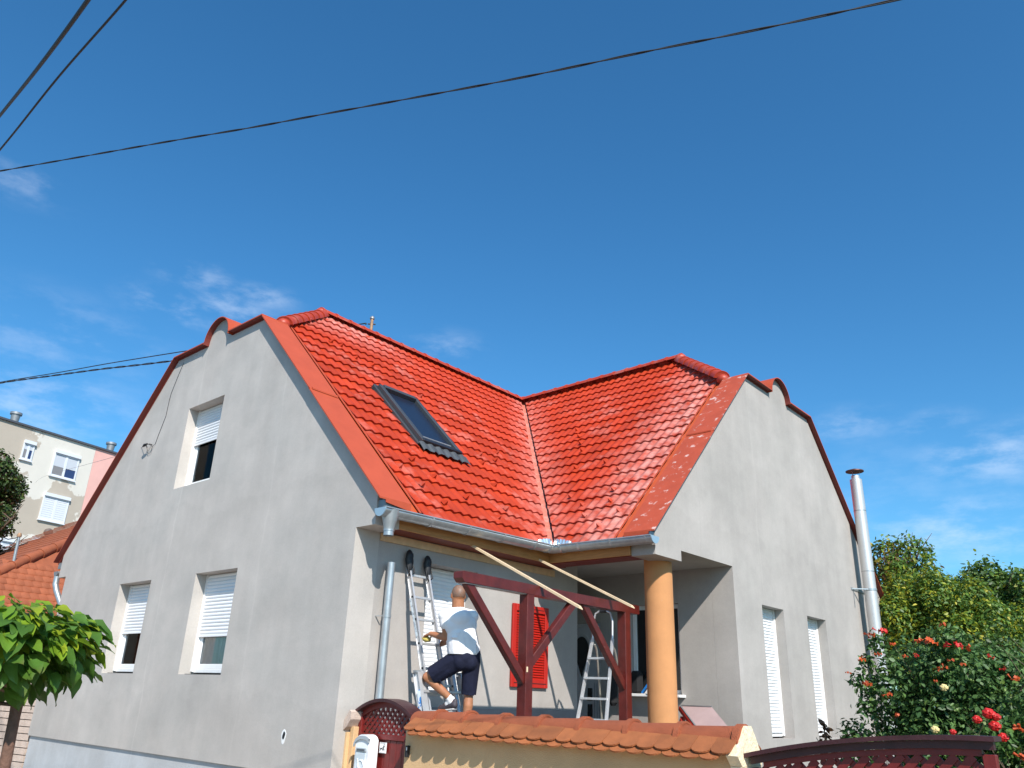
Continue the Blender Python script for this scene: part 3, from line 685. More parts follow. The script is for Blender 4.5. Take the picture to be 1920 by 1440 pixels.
# left eave: gutter stub and swan-neck
gl = obj('gutter', gutter_mesh([(-9.50,-.02,2.36),(-9.50,14,2.36)]), GALVD, house, label='grey gutter along the far side eave')
g = MB(); g.tube([(-9.50,.02,2.27),(-9.50,.02,2.12),(-9.44,.05,1.98),(-9.22,.12,1.70),(-9.12,.15,1.55),(-9.12,.15,-1.2)], .055, 14); obj('downpipe', g, GALV, house, label='galvanised swan-neck pipe at the far eave')
g = MB(); g.add([(-9.50+math.cos(t)*.10, -.025, 2.36+math.sin(t)*.10) for t in [math.pi+math.pi*k/12 for k in range(13)]], [tuple(range(13))]); obj('gutter_end', g, GALVD, gl)
# right eave stub
gr_ = obj('gutter', gutter_mesh([(2.25,13.18,2.36),(-4,13.18,2.36)]), GALVD, house, label='grey gutter stub beyond the garden gable')

# ------------------------------------------------ column
g = MB(); n = 40; g.tube([(1.845,4.13,-1.2),(1.845,4.13,.9),(1.845,4.13,2.384)], [.208,.206,.203], n)
obj('column', g, COLM, house, label='round apricot rendered porch column')

# ------------------------------------------------ windows
SLM = {}
def slat_mesh(wd, h=.052):
    key = round(wd, 3)
    if key not in SLM:
        mb = MB(); n = 4; prof = [(0,0),(.007,.010),(.010,.026),(.007,.042),(0,.048)]
        vs_ = [(x, y, z) for x in (0, wd) for (y, z) in [(-a, b) for a, b in prof]]
        k = len(prof); mb.add(vs_, [(i, i+1, k+i+1, k+i) for i in range(k-1)], True); mb.box(0, wd, .001, .003, -.005, .001)
        SLM[key] = mesh('slat', mb, SLAT)
    return SLM[key]
def window(org, ud, nd, width, z0, z1, shade_to, label, glass_split=True, box=False, curtain=True):
    """org: left bottom corner on the frame plane (seen from outside), ud: unit along, nd: unit into the wall"""
    O, ud, nd = V(org), V(ud), V(nd)
    def bb(a, b, d0, d1, c, d, bev=0):
        t = MB(); t.bevbox(a, b, d0, d1, c, d, .006) if bev else t.box(a, b, d0, d1, c, d)
        return [O + ud*x[0] + nd*x[1] + V((0,0,x[2]-O.z)) for x in t.v], t.f
    fr = MB(); T = .06
    for (a, b, c, d) in ((0,T,z0,z1),(width-T,width,z0,z1),(T,width-T,z0,z0+T),(T,width-T,z1-T,z1)): fr.add(*bb(a, b, 0, .07, c, d, 1))
    # sash
    for (a, b, c, d) in ((T+.002,T+.06,z0+T+.002,z1-T),(width-T-.06,width-T-.002,z0+T+.002,z1-T),(T+.06,width-T-.06,z0+T+.002,z0+T+.065),(T+.06,width-T-.06,z1-T-.06,z1-T-.002)): fr.add(*bb(a, b, .012, .06, c, d, 1))
    f = obj('window', fr, WHITE, house, label=label)
    g = MB(); g.add(*bb(T+.05, width-T-.05, .03, .036, z0+T+.05, z1-T-.05)); obj('pane', g, GLASS_T, f)
    if curtain:
        g = MB(); nn_ = 24
        for i in range(nn_):
            a, b = T+.05+(width*.62-T)*i/nn_, T+.05+(width*.62-T)*(i+1)/nn_
            da, db = .062+.012*math.sin(i*1.9), .062+.012*math.sin((i+1)*1.9)
            g.add([O+ud*a+nd*da+V((0,0,z0+.06-O.z)), O+ud*b+nd*db+V((0,0,z0+.06-O.z)), O+ud*b+nd*db+V((0,0,z1-.1-O.z)), O+ud*a+nd*da+V((0,0,z1-.1-O.z))], [(0,1,2,3)], True)
        obj('curtain', g, CURT, f)
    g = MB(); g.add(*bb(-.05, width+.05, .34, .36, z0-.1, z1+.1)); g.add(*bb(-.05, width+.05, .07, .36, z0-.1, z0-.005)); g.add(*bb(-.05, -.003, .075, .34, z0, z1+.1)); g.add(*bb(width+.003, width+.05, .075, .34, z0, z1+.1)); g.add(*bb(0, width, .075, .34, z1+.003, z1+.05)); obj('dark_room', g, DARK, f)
    # shutter guide rails + slats
    g = MB(); g.add(*bb(0, .045, -.035, -.001, z0+.015, z1)); obj('guide_rail', g, WHITE, f); g = MB(); g.add(*bb(width-.045, width, -.035, -.001, z0+.015, z1)); obj('guide_rail', g, WHITE, f)
    if box: g = MB(); g.add(*bb(0, width, -.03, .0, z1-.02, z1+.0)); 
    z = z1-.052; me = slat_mesh(width-.09)
    rot = Matrix((ud, nd, V((0,0,1)))).transposed().to_euler()
    while z > shade_to:
        inst('slat', me, f, O + ud*.045 - nd*.014 + V((0,0,z-O.z)), rot); z -= .052
    g = MB(); g.add(*bb(.046, width-.046, -.026, -.008, z+.012, z+.05, 1)); obj('end_slat', g, SLAT, f)
    return f
def glass_t():
    m = bpy.data.materials.new('clear_pane'); m.use_nodes = True; N = m.node_tree.nodes; L_ = m.node_tree.links
    tr = N.new('ShaderNodeBsdfTransparent'); tr.inputs[0].default_value = (.85,.86,.86,1); gl_ = N.new('ShaderNodeBsdfGlossy'); gl_.inputs['Roughness'].default_value = .03
    fz = N.new('ShaderNodeLayerWeight'); fz.inputs[0].default_value = .12; mx = N.new('ShaderNodeMixShader')
    L_.new(fz.outputs['Fresnel'], mx.inputs[0]); L_.new(tr.outputs[0], mx.inputs[1]); L_.new(gl_.outputs[0], mx.inputs[2]); L_.new(mx.outputs[0], N['Material Output'].inputs[0]); return m
GLASS_T = glass_t()
DZ = .215
window((-3.852,DZ,.50), (1,0,0), (0,1,0), 1.192, .50, 1.926, 1.02, 'right ground floor window with half-lowered white roller shutter')
window((-6.469,DZ,.50), (1,0,0), (0,1,0), 1.155, .50, 1.926, 1.12, 'left ground floor window with half-lowered white roller shutter')
window((-5.165,DZ,3.46), (1,0,0), (0,1,0), 1.193, 3.46, 4.910, 4.28, 'attic window with white roller shutter a third down')
for x0, x1 in ((-3.85,-2.662),(-6.467,-5.316)):
    g = MB(); g.box(x0, x1, .10, .214, .474, .482); obj('sill_strip', g, mat('black_sill_foam', (.05,.05,.05), .9), house)
window((p-.20,7.655,-.13), (0,-1,0), (-1,0,0), .864, -.13, 1.893, -.08, 'tall narrow window with closed white shutter nearer the porch', curtain=False)
window((p-.20,9.587,-.13), (0,-1,0), (-1,0,0), .897, -.13, 1.893, -.08, 'tall narrow window with closed white shutter nearer the flue', curtain=False)
window((-.27,1.27,.34), (0,1,0), (-1,0,0), .98, .34, 1.968, .36, 'terrace window with closed white roller shutter behind the man', curtain=False)
# dark porch window
fr = MB()
for (a,b,c,d) in ((.25,.32,.45,1.86),(1.13,1.20,.45,1.86),(.32,1.13,.45,.52),(.32,1.13,1.79,1.86)): fr.bevbox(a, b, 5.90, 5.97, c, d, .006)
f = obj('window', fr, WHITE, house, label='dark porch window half hidden by the column')
g = MB(); g.box(.32,1.13,5.93,5.936,.52,1.79); obj('pane', g, GLASS, f)
g = MB(); g.bevbox(.18,1.27,5.62,5.90,.405,.448,.006); obj('sill', g, WHITE, f)
# front door in the recess
DW = mat('white_door', (.60,.62,.65), .4, var=.03)
g = MB(); g.bevbox(-1.22,-.36,5.90,5.96,-.6,1.6,.01); dr = obj('door', g, DW, house, label='white front door with pointed arch glass')
g = MB(); g.bevbox(-1.218,-1.16,5.86,5.899,-.6,1.598,.006); g.bevbox(-.42,-.362,5.86,5.899,-.6,1.598,.006); g.bevbox(-1.159,-.421,5.86,5.899,1.54,1.598,.006); obj('door_frame', g, DW, dr)
def pointed(cx, cz, sw, up, dn): return [(cx+sw*math.cos(t), cz+up*math.sin(t)) for t in [math.pi*k/14 for k in range(15)]] + [(cx, cz-dn)]
g = MB(); g.prism(pointed(-.83,1.12,.16,.26,.42), 'Y', 5.885, 5.899); obj('door_glass', g, GLASS, dr)
g = MB(); pp = pointed(-.83,1.12,.20,.31,.50)
for a, b in zip(pp, pp[1:]+pp[:1]): g.bar((a[0],5.895,a[1]), (b[0],5.895,b[1]), .02, .02, up=(0,1,0))
obj('door_moulding', g, DW, dr)
for zc in (.42,.16,-.10,-.36):
    g = MB(); g.bevbox(-.70,-.60,5.885,5.899,zc-.1,zc+.1,.004); obj('door_glass', g, GLASS, dr)
for xc in (-.56,-.51,-.46): g = MB(); g.box(xc,xc+.012,5.894,5.899,-.5,.6); obj('door_groove', g, mat('door_groove_grey', (.3,.32,.35), .5), dr)
# red louvred shutter
g = MB(); y0, y1, z0, z1 = 3.0, 3.835, .46, 1.625
for (a,b,c,d) in ((y0,y0+.08,z0,z1),(y1-.08,y1,z0,z1),(y0+.08,y1-.08,z0,z0+.12),(y0+.08,y1-.08,z1-.10,z1)): g.bevbox(.012,.05,a,b,c,d,.005)
sh = obj('louvred_shutter', g, SHUT, house, label='bright red louvred shutter on the terrace wall')
lou = MB(); lou.add([(0,0,0),(0,y1-y0-.17,0),(.022,y1-y0-.17,-.035),(.022,0,-.035),(.004,0,-.0),(0.004,y1-y0-.17,0)], [(0,1,2,3)]); lou.box(.018,.024,0,y1-y0-.17,-.042,-.034); LOU = mesh('louvre', lou, SHUT)
z = z1-.11
while z > z0+.15: inst('louvre', LOU, sh, (.016, y0+.085, z)); z -= .036
g = MB(); g.box(.001,.012,y0+.02,y1-.02,z0+.02,z1-.02); obj('backing', g, SHUT, sh)
g = MB(); g.box(.0505,.054,y0+.05,y1-.04,z0+.055,z0+.065); g.box(.0505,.054,y0+.12,y1-.12,z1-.055,z1-.047); obj('iron_strap', g, mat('dark_iron', (.03,.01,.01), .5), sh)

# ------------------------------------------------ stainless flue on the garden gable
fx, fy = 2.47, 11.62
zz = [-1.2,.4,1.75,3.05,4.35,5.06]; 
fl = obj('flue_pipe', MB().tube([(fx,fy,zz[0]),(fx,fy,zz[-1])], .125, 28), STEEL, house, label='stainless flue pipe climbing the garden gable')
for z in zz[1:-1]: obj('flue_joint', MB().tube([(fx,fy,z),(fx,fy,z+.014)], .1285, 28), mat('flue_joint_grey', (.4,.4,.4), .4, .9), fl)
obj('flue_collar', MB().tube([(fx,fy,5.06),(fx,fy,5.15)], [.085,.085], 20), STEEL, fl)
g = MB(); 
for a in range(3): t = a*2.09+.3; g.bar((fx+.075*math.cos(t),fy+.075*math.sin(t),5.10),(fx+.11*math.cos(t),fy+.11*math.sin(t),5.26),.018,.004)
obj('cap_leg', g, GALV, fl)
g = MB(); g.tube([(fx,fy,5.24),(fx,fy,5.26),(fx,fy,5.31)], [.19,.19,.03], 28); obj('rain_cap', g, mat('rusty_cap', (.12,.05,.04), .5, .5, var=.2, vscale=9), fl)
g = MB(); g.tube([(fx,fy,2.66),(fx,fy,2.70)], .134, 28); g.bar((fx,fy+.14,2.68),(p,fy+.34,2.68),.03,.02); g.bar((fx,fy-.14,2.68),(p,fy-.34,2.68),.03,.02); g.bar((p+.005,fy-.4,2.68),(p+.005,fy+.4,2.68),.02,.05); g.bar((p+.02,fy-.3,2.66),(p+.01,fy-.3,2.30),.01,.01); obj('flue_bracket', g, GALV, fl)

# hole in the wall plaster + cable eye on the street gable
g = MB(); pp = [(-.98+.045*math.cos(t)*(1+.2*math.sin(3*t)), -.22+.085*math.sin(t)) for t in [2*math.pi*k/14 for k in range(14)]]; g.prism(pp, 'Y', -.003, .0); obj('plaster_patch', g, mat('white_filler', (.75,.76,.76), .9), house)
g = MB(); pp = [(-.975+.026*math.cos(t)*(1+.3*math.sin(2*t)), -.205+.045*math.sin(t)) for t in [2*math.pi*k/10 for k in range(10)]]; g.prism(pp, 'Y', -.006, -.003); obj('drill_hole', g, BLACK, house)
g = MB(); g.tube([(-6.378,.0,4.46),(-6.378,-.05,4.46),(-6.40,-.10,4.44),(-6.43,-.06,4.40)], .009, 6); g.tube([(-6.55,-.09,4.43),(-6.46,-.10,4.44),(-6.36,-.10,4.45)], [.012,.028,.012], 8); obj('cable_anchor', g, BLACK, house)
g = MB(); g.tube([(-6.36,-.08,4.45),(-6.28,-.03,4.40),(-6.23,-.01,4.45),(-6.17,-.01,4.62),(-6.03,-.01,4.95),(-6.02,-.012,5.25),(-6.0,-.012,5.40),(-5.86,-.012,5.72),(-5.74,-.012,5.95)], .004, 5)
g.tube([(-6.5,-.04,4.43),(-6.42,-.02,4.28),(-6.33,-.02,4.30),(-6.3,-.02,4.42)], .004, 5); obj('wall_wire', g, CABLE, house)

# roof mast
ms = thing('roof_mast', 'rusty service mast with cap behind the long roof ridge', 'mast', (-4.8,3.5,6.9))
obj('pole', MB().tube([(-4.8,3.5,6.9),(-4.8,3.5,8.0)], .034, 14), mat('rusty_pipe', (.36,.22,.13), .7, .3, var=.25, vscale=12), ms)
g = MB(); g.tube([(-4.8,3.5,7.98),(-4.8,3.5,8.005),(-4.8,3.5,8.03),(-4.8,3.5,8.06)], [.05,.055,.045,.01], 14); obj('cap', g, GALVD, ms)
g = MB(); g.bar((-4.86,3.44,7.86),(-4.74,3.56,7.86),.03,.02); g.tube([(-4.88,3.42,7.86),(-4.9,3.40,7.86)], .02, 8); obj('insulator_bracket', g, BLACK, ms)
g = MB(); g.tube([(-4.84,3.46,7.72),(-4.9,3.35,7.58),(-5.0,3.22,7.55),(-5.12,3.12,7.60),(-5.2,3.02,7.75)], .012, 6); obj('loop_cable', g, CABLE, ms)

# ================================================================== power cables
def cable(pts, r_, lab, group=None, twist=0, mt=CABLE, n=60):
    pts = [V(a) for a in pts]; mb = MB()
    # Catmull-Rom
    P_ = [pts[0]*2-pts[1]] + pts + [pts[-1]*2-pts[-2]]; C_ = []
    for i in range(1, len(P_)-2):
        for k in range(max(4, n//(len(pts)-1))):
            t = k/max(4, n//(len(pts)-1)); a, b, c, d = P_[i-1:i+3]
            C_.append(.5*((2*b)+(c-a)*t+(2*a-5*b+4*c-d)*t*t+(3*b-a-3*c+d)*t**3))
    C_.append(pts[-1])
    if twist:
        fine = []
        for a, b in zip(C_[:-1], C_[1:]):
            for k in range(4): fine.append(a.lerp(b, k/4))
        L_ = 0
        A, B = [], []
        for i, c in enumerate(fine):
            L_ += (c-fine[i-1]).length if i else 0
            ph = L_*twist; o = V((.3*math.cos(ph), .6*math.cos(ph), math.sin(ph))).normalized()*r_*.9
            A.append(c+o); B.append(c-o)
        mb.tube(A, r_*.75, 6); mb.tube(B, r_*.75, 6)
    else: mb.tube(C_, r_, 6)
    return obj('power_cable', mb, mt, label=lab, cat='cable', group=group)
def sag(a, b, s, n=9):
    a, b = V(a), V(b); return [a.lerp(b, t/n) - V((0,0,4*s*(t/n)*(1-t/n))) for t in range(n+1)]
cable([(-1.892, -5.019, 5.372), (-0.553, -4.591, 5.174), (1.704, -3.884, 4.851), (2.597, -3.599, 4.721), (3.347, -3.363, 4.622), (4.885, -2.88, 4.417), (5.889, -2.563, 4.312), (6.565, -2.353, 4.231), (7.309, -2.117, 4.163), (7.743, -1.981, 4.132), (8.915, -1.602, 4.052)], .0058, 'black twisted overhead cable spanning the whole sky above the house', twist=8)
cable([(-15,-3.4,11.2),(-7.25,-4.1,8.38),(-1.2,-4.64,6.21),(1.26,-4.87,5.3),(2.77,-5.0,4.87),(3.63,-5.08,4.66),(5.2,-5.2,4.5)], .016, 'thick black overhead cable nearest the top left corner')
cable([(-12,-4.0,8.2),(-4.37,-4.37,6.42),(-1.37,-4.51,5.9),(.75,-4.62,5.62),(2.53,-4.7,5.32),(3.3,-4.75,5.25),(5.2,-4.9,5.1)], .010, 'thinner black overhead cable just right of the thick one')
cable([(-31.27,-1.63,9.81),(-23.19,-.06,9.30),(-19.91,.58,9.13),(-16.67,1.21,8.88),(-14.57,1.62,8.74),(-12.8,1.96,8.60),(-10.86,2.34,8.44),(-8.61,2.78,8.24),(-4.9,3.42,7.88)], .013, 'thin service wire, upper of two running to the roof mast')
cable([(-31.27,-1.60,9.80),(-23.19,-.06,9.28),(-19.91,.58,9.10),(-16.67,1.21,8.80),(-14.57,1.62,8.60),(-12.8,1.96,8.40),(-10.86,2.34,8.20),(-8.61,2.78,7.98),(-5.2,3.25,7.62)], .017, 'twisted service cable, lower of two running to the roof mast', twist=5)
cable([(-35,6.9,9.45),(-29.32,5.52,8.6),(-9.98,.79,5.04),(-6.5,-.08,4.43)], .004, 'hair-thin wire running to the anchor on the street gable', mt=mat('grey_wire', (.25,.25,.26), .5))

# ================================================================== pergola
pg = thing('pergola_frame', 'dark red timber frame with V braces standing on the terrace', 'pergola', (1.43,2.2,-.6))
BX0, BX1 = 1.46, 1.60
bm_y0, bm_y1 = .32, 3.985
t = MB(); pr = [(bm_y0,1.55),(bm_y0+.045,1.505),(bm_y1-.03,1.49),(bm_y1,1.50),(bm_y1,1.612),(bm_y0+.02,1.625),(bm_y0,1.61)]
t.prism(pr, 'X', BX0, BX1); obj('beam', t, PERG, pg)
g = MB(); g.box(BX0+.02, BX1-.012, bm_y0+.06, 1.46, 1.493, 1.501); obj('beam_underside', g, PERGP, pg)
for yc in (1.54, 3.68):
    g = MB(); g.bevbox(1.462,1.598,yc-.066,yc+.066,-.6,1.502,.006); obj('post', g, PERG, pg)
def brace(a, b):
    g = MB(); g.bar(a, b, .10, .085, up=(1,0,0), bev=.006); return obj('brace', g, PERG, pg)
brace((1.53,.46,1.52), (1.53,1.50,.50)); brace((1.53,2.50,1.52), (1.53,1.56,.66)); brace((1.53,2.68,1.52), (1.53,3.64,.50))
g = MB(); g.box(1.5985,1.603,1.48,1.505,.60,.66); obj('bare_wood_notch', g, LATH, pg)
# laths from the eave to the beam
for k, (a, b, lab) in enumerate((((.30,1.76,2.262),(2.26,1.70,1.315),'pale wooden lath leaning from eave to beam, over the red shutter'), ((.30,3.20,2.285),(2.02,3.203,1.49),'pale wooden lath leaning from eave to beam, nearer the column'))):
    a, b = V(a), V(b); mb = MB(); d = (b-a).normalized(); mb.bar(a, b-d*.05, .045, .028); 
    mb.add([b-d*.05+V((0,-.022,-.012)), b-d*.05+V((0,.022,-.012)), b-d*.05+V((0,.022,.014)), b-d*.05+V((0,-.022,.014)), b+V((0,.0,-.012)), b+V((0,.0,.0))], [(0,1,4),(3,5,2),(0,4,5,3),(1,2,5,4)])
    obj('wooden_lath', mb, LATH, label=lab, cat='lath', group='laths laid on the pergola beam')

# ================================================================== extension ladder
ld = thing('extension_ladder', 'aluminium extension ladder leaning on the terrace wall under the man', 'ladder', (.7,1.03,-.6))
LX = lambda z, o=0: .075 + (1.8-z)*.33 + o
def rail(y0, y1, zt_, zb_, o, wd=.026, dp=.068):
    a, b = V((LX(zt_,o), y0, zt_)), V((LX(zb_,o), y1, zb_)); g = MB(); d = (b-a).normalized(); nrm = V((1,0,.33)).normalized()
    for sgn in (-1, 1): g.bar(a+nrm*sgn*dp/2, b+nrm*sgn*dp/2, wd, .006, up=nrm)
    g.bar(a, b, .004, dp, up=nrm); g.bar(a+nrm*.015, b+nrm*.015, .010, .012, up=nrm)
    return obj('rail', g, ALU, ld)
rail(.865,.865,1.86,-.2,0); rail(1.19,1.19,1.86,-.2,0)
rail(.765,.765,.56,-.58,.045,.05,.085); rail(1.29,1.29,.56,-.58,.045,.05,.085)
rail(.665,.665,.55,-.58,.10,.05,.085); rail(1.39,1.39,.55,-.58,.10,.05,.085)
def rung(ya, yb, z, o=0):
    g = MB(); g.bar((LX(z,o),ya,z), (LX(z,o),yb,z), .030, .032, bev=.005); obj('rung', g, ALU, ld)
    for y in (ya-.012, yb+.012): 
        g = MB(); g.tube([(LX(z,o)+.002,y-.008,z),(LX(z,o)+.002,y+.008,z)], .013, 10); obj('rung_plug', g, BLACK, ld)
for z in (1.75,1.47,1.19,.90,.61,.32,.03): rung(.872,1.183,z)
for z in (.42,.13,-.16,-.45): rung(.785,1.27,z,.045)
for z in (.35,.07,-.21,-.5): rung(.69,1.37,z,.10)
for (y, o) in ((.765,.045),(1.29,.045),(.665,.10),(1.39,.10)):
    g = MB(); g.bevbox(LX(.56,o)-.036, LX(.56,o)+.036, y-.030, y+.030, .545, .58, .006); obj('end_cap', g, mat('grey_plastic', (.22,.23,.24), .5), ld)
g = MB(); g.bar((LX(.30,.10)+.0,.636,.36),(LX(.0,.10),.636,-.05),.003,.05,up=(1,0,.33)); obj('sticker', g, mat('blue_sticker', (.02,.22,.65), .4, mixcol=(.8,.85,.9), mixscale=14, mixlo=.5, mixhi=.54), ld)
g = MB(); g.bar((LX(1.55)+.0,.850,1.45),(LX(1.0),.850,.98),.002,.03,up=(1,0,.33)); obj('sticker', g, mat('pale_label', (.6,.68,.74), .4, mixcol=(.3,.36,.42), mixscale=30, mixlo=.5, mixhi=.55), ld)
# black clogs over the rail tips
def clog(y, zc, lab):
    bm = bmesh.new(); bmesh.ops.create_uvsphere(bm, u_segments=20, v_segments=14, radius=1)
    for v in bm.verts:
        x, yy, z = v.co; k = 1 - .18*max(0, -z) + .05*z
        v.co = V((x*.050 + (.015 if z > .3 else 0), yy*.062*k, z*.150))
        if x < 0: v.co.x *= .7
    bm.transform(Matrix.Translation((.068, y, zc)) @ Matrix.Rotation(R(-10), 4, 'Y'))
    t = thing('clog_shoe', lab, 'shoe', (.07, y, zc-.13), 'black clogs pulled over the ladder tips')
    mb = MB(); mb.bm(bm, True); obj('upper', mb, BLACK, t)
    g = MB(); g.tube([(.10,y-.045,zc-.06),(.13,y-.05,zc-.15),(.12,y,zc-.20),(.13,y+.05,zc-.15),(.10,y+.045,zc-.06)], .010, 6); obj('heel_strap', g, BLACK, t)
    g = MB()
    for i in range(6):
        for j in (-1, 0, 1): g.tube([(.105,y+j*.024,zc-.02+i*.022),(.112,y+j*.022,zc-.018+i*.022)], .006, 6)
    obj('vent_stud', g, BLACK, t).__setitem__('kind', 'stuff')
clog(.862, 1.93, 'black clog over the left tip of the leaning ladder'); clog(1.19, 1.90, 'black clog over the right tip of the leaning ladder')

# ================================================================== stepladder in the porch
sl_ = thing('stepladder', 'aluminium stepladder with handrail hoop standing in the porch shade', 'stepladder', (1.3,3.5,-.6))
def SLp(x, y, z): 
    a = R(8); return V((1.32 + x*math.cos(a)-y*math.sin(a), 3.45 + x*math.sin(a)+y*math.cos(a), z))
g = MB()
for sx in (-1, 1): g.bar(SLp(sx*.155,0,1.12), SLp(sx*.24-.04,-.52,-.6), .05, .022, up=(1,0,0)); 
g2 = MB()
g2.bar(SLp(-.155,0,1.12), SLp(-.26,-.52,-.6), .05, .022, up=(1,0,0)); obj('stile', g2, ALU, sl_)
g2 = MB(); g2.bar(SLp(.155,0,1.12), SLp(.24,-.52,-.6), .05, .022, up=(1,0,0)); obj('stile', g2, ALU, sl_)
g2 = MB(); g2.tube([SLp(-.155,0,1.1), SLp(-.15,.02,1.35), SLp(-.12,.03,1.47), SLp(-.06,.03,1.50), SLp(.06,.03,1.50), SLp(.12,.03,1.47), SLp(.15,.02,1.35), SLp(.155,0,1.1)], .014, 8); obj('hoop', g2, ALU, sl_)
g2 = MB(); g2.tube([SLp(-.05,.03,1.50), SLp(.05,.03,1.50)], .022, 8); obj('hoop_grip', g2, BLACK, sl_)
for sx in (-1, 1):
    g2 = MB(); g2.tube([SLp(sx*.13,.02,1.05), SLp(sx*.14,.10,.98), SLp(sx*.17,.22,.6), SLp(sx*.22,.50,-.6)], .014, 8); obj('rear_leg', g2, mat('yellowed_alu', (.5,.48,.42), .4, .7), sl_)
for i, z in enumerate((.86,.60,.34,.08,-.18,-.44)):
    f_ = (1.12-z)/1.72; g2 = MB(); hw = .155+.09*f_; g2.box(-hw, hw, -.045, .045, -.014, .014)
    g2.v = [tuple(SLp(x, y-.52*f_, zz_+z)) for x, y, zz_ in g2.v]; obj('step', g2, ALU, sl_)
g2 = MB(); g2.box(-.17,.17,-.10,.12,-.015,.015); g2.v = [tuple(SLp(x, y, zz_+1.0)) for x, y, zz_ in g2.v]

# porch clutter
obj('backpack', MB().bevbox(.0,.14,5.46,5.62,.25,.75,.05), mat('black_fabric', (.012,.012,.014), .9), label='black backpack hanging left of the porch window', cat='bag')
bgp = MB(); bgp.bevbox(.32,.50,5.66,5.82,.45,.80,.04); obj('tool_bag', bgp, mat('black_fabric', (.012,.012,.014), .9), label='black tool bag on the white porch window sill', cat='bag')
bm = bmesh.new(); bmesh.ops.create_icosphere(bm, subdivisions=3, radius=.13)
for v in bm.verts: v.co *= 1+.35*mnoise.noise(v.co*14); v.co.z = max(v.co.z*.8, -.06)
bm.transform(Matrix.Translation((.78,5.72,.51))); mb = MB(); mb.bm(bm); obj('plastic_bag', mb, mat('white_film', (.6,.66,.72), .35, var=.15, vscale=20), label='crumpled white plastic bag on the porch window sill', cat='plastic bag')
g = MB(); g.bar((.55,5.68,.46),(.68,5.70,.62),.07,.03); obj('blue_tool', g, mat('blue_plastic', (.01,.16,.5), .4), label='blue plastic tool lying between the bags on the sill', cat='tool')
g = MB(); g.tube([(.66,5.70,.62),(.68,5.69,.74),(.76,5.68,.80),(.85,5.68,.78)], .008, 6); obj('cord', g, mat('white_cord', (.6,.6,.6), .5), label='thin white cord looping above the plastic bag', cat='cord')
# sloped hatch
ht = thing('cellar_hatch', 'red wooden hatch with sloping pinkish lid right of the column', 'hatch', (2.3,4.3,-.9))
g = MB(); g.add([(1.84,4.6,.29),(2.34,4.6,.29),(3.13,3.9,-.16),(2.66,3.9,-.18),(1.84,4.6,.265),(2.34,4.6,.265),(3.13,3.9,-.185),(2.66,3.9,-.205)], [(0,1,2,3),(7,6,5,4),(0,4,5,1),(1,5,6,2),(2,6,7,3),(3,7,4,0)]); obj('lid', g, mat('pinkish_lid', (.40,.29,.28), .45, var=.1, vscale=4), ht)
g = MB(); g.bar((1.835,4.6,.255),(2.65,3.9,-.215),.03,.05); g.bar((1.87,4.62,.15),(1.87,4.62,-.6),.05,.05); g.bar((1.90,4.5,.10),(2.6,3.92,-.4),.03,.06); obj('frame', g, mat('red_frame_paint', (.36,.02,.012), .5), ht)
g = MB(); g.bar((1.84,4.6,.297),(2.34,4.6,.297),.03,.012); g.bar((1.845,4.6,.298),(2.665,3.9,-.172),.02,.008); obj('edge_strip', g, GALVD, ht)

# ================================================================== street fence
fw = thing('fence_wall', 'apricot rendered garden wall capped with orange clay tiles', 'wall', (3.1,.22,-1.3))
g = MB(); g.prism([(.06,-1.3),(.38,-1.3),(.38,-.05),(.25,.10),(.18,.10),(.06,-.05)], 'X', 1.15, 4.86); obj('wall_body', g, FENW, fw)
g = MB(); g.prism([(-.02,-.045),(.05,-.12),(.39,-.12),(.40,-.05),(.30,.10),(.25,.165),(.20,.165),(.14,.09)], 'X', 4.862, 4.96); obj('mortar_end', g, CREAM, fw)
g = MB(); g.prism([(.05,-1.3),(.39,-1.3),(.39,-.122),(.05,-.122)], 'X', 4.862, 4.955); obj('wall_end', g, CREAM, fw)
def plain_tile(L, wd=.165, th=.014):
    out_ = []; n = 8
    pts = [(-wd/2, L)] + [(-wd/2*math.cos(math.pi*k/n), .055-.055*math.sin(math.pi*k/n)) for k in range(n+1)] + [(wd/2, L)]
    mb = MB(); k = len(pts); mb.add([(x,y,th) for x,y in pts]+[(x,y,0) for x,y in pts], [tuple(range(k)), tuple(range(k,2*k))[::-1]]+[(i,(i+1)%k,k+(i+1)%k,k+i) for i in range(k)]); return mesh('roof_tile', mb, PANT)
PT = plain_tile(.26); sldir = V((0,.235,.145)).normalized()
def ptile(x, y, z, tilt=0, back=False):
    ud = V((1,0,0)) if not back else V((-1,0,0)); vd = V((0, sldir.y*(1 if not back else -1), sldir.z)); nd = ud.cross(vd)
    m = Matrix((ud, vd, nd)).transposed() @ Matrix.Rotation(tilt, 3, 'Z'); inst('roof_tile', PT, fw, (x,y,z), m.to_euler())
i = 0; x = 1.30
while x < 4.83:
    ptile(x, -.065+random.uniform(-.004,.004), -.055+.014, random.uniform(-.02,.02)); 
    if x+.0825 < 4.83: ptile(x+.0825, -.090+random.uniform(-.004,.004), -.085, random.uniform(-.02,.02))
    ptile(x+.02, .50, -.04, 0, True)
    x += .168
RCAP = cap_mesh(.52, .132, 1.13); RCM = mesh('ridge_tile', RCAP, CRID)
xs_ = [1.17,1.50,1.93,2.42,2.91,3.38,3.89,4.38,4.90]
for a, b in zip(xs_[:-1], xs_[1:]): inst('ridge_tile', RCM, fw, (b+.02, .225, .036+random.uniform(-.004,.004)), (0, R(1.2), math.pi), ((b-a)/.47, 1.05, 1.05))
g = MB(); g.bevbox(1.20,1.235,.015,.058,-.30,-.19,.004); ic = obj('intercom', g, BLACK, label='small black doorbell unit on the wall beside the small gate', cat='doorbell')
g = MB(); g.box(1.222,1.2358,.012,.0148,-.235,-.205); obj('button', g, WHITE, ic)
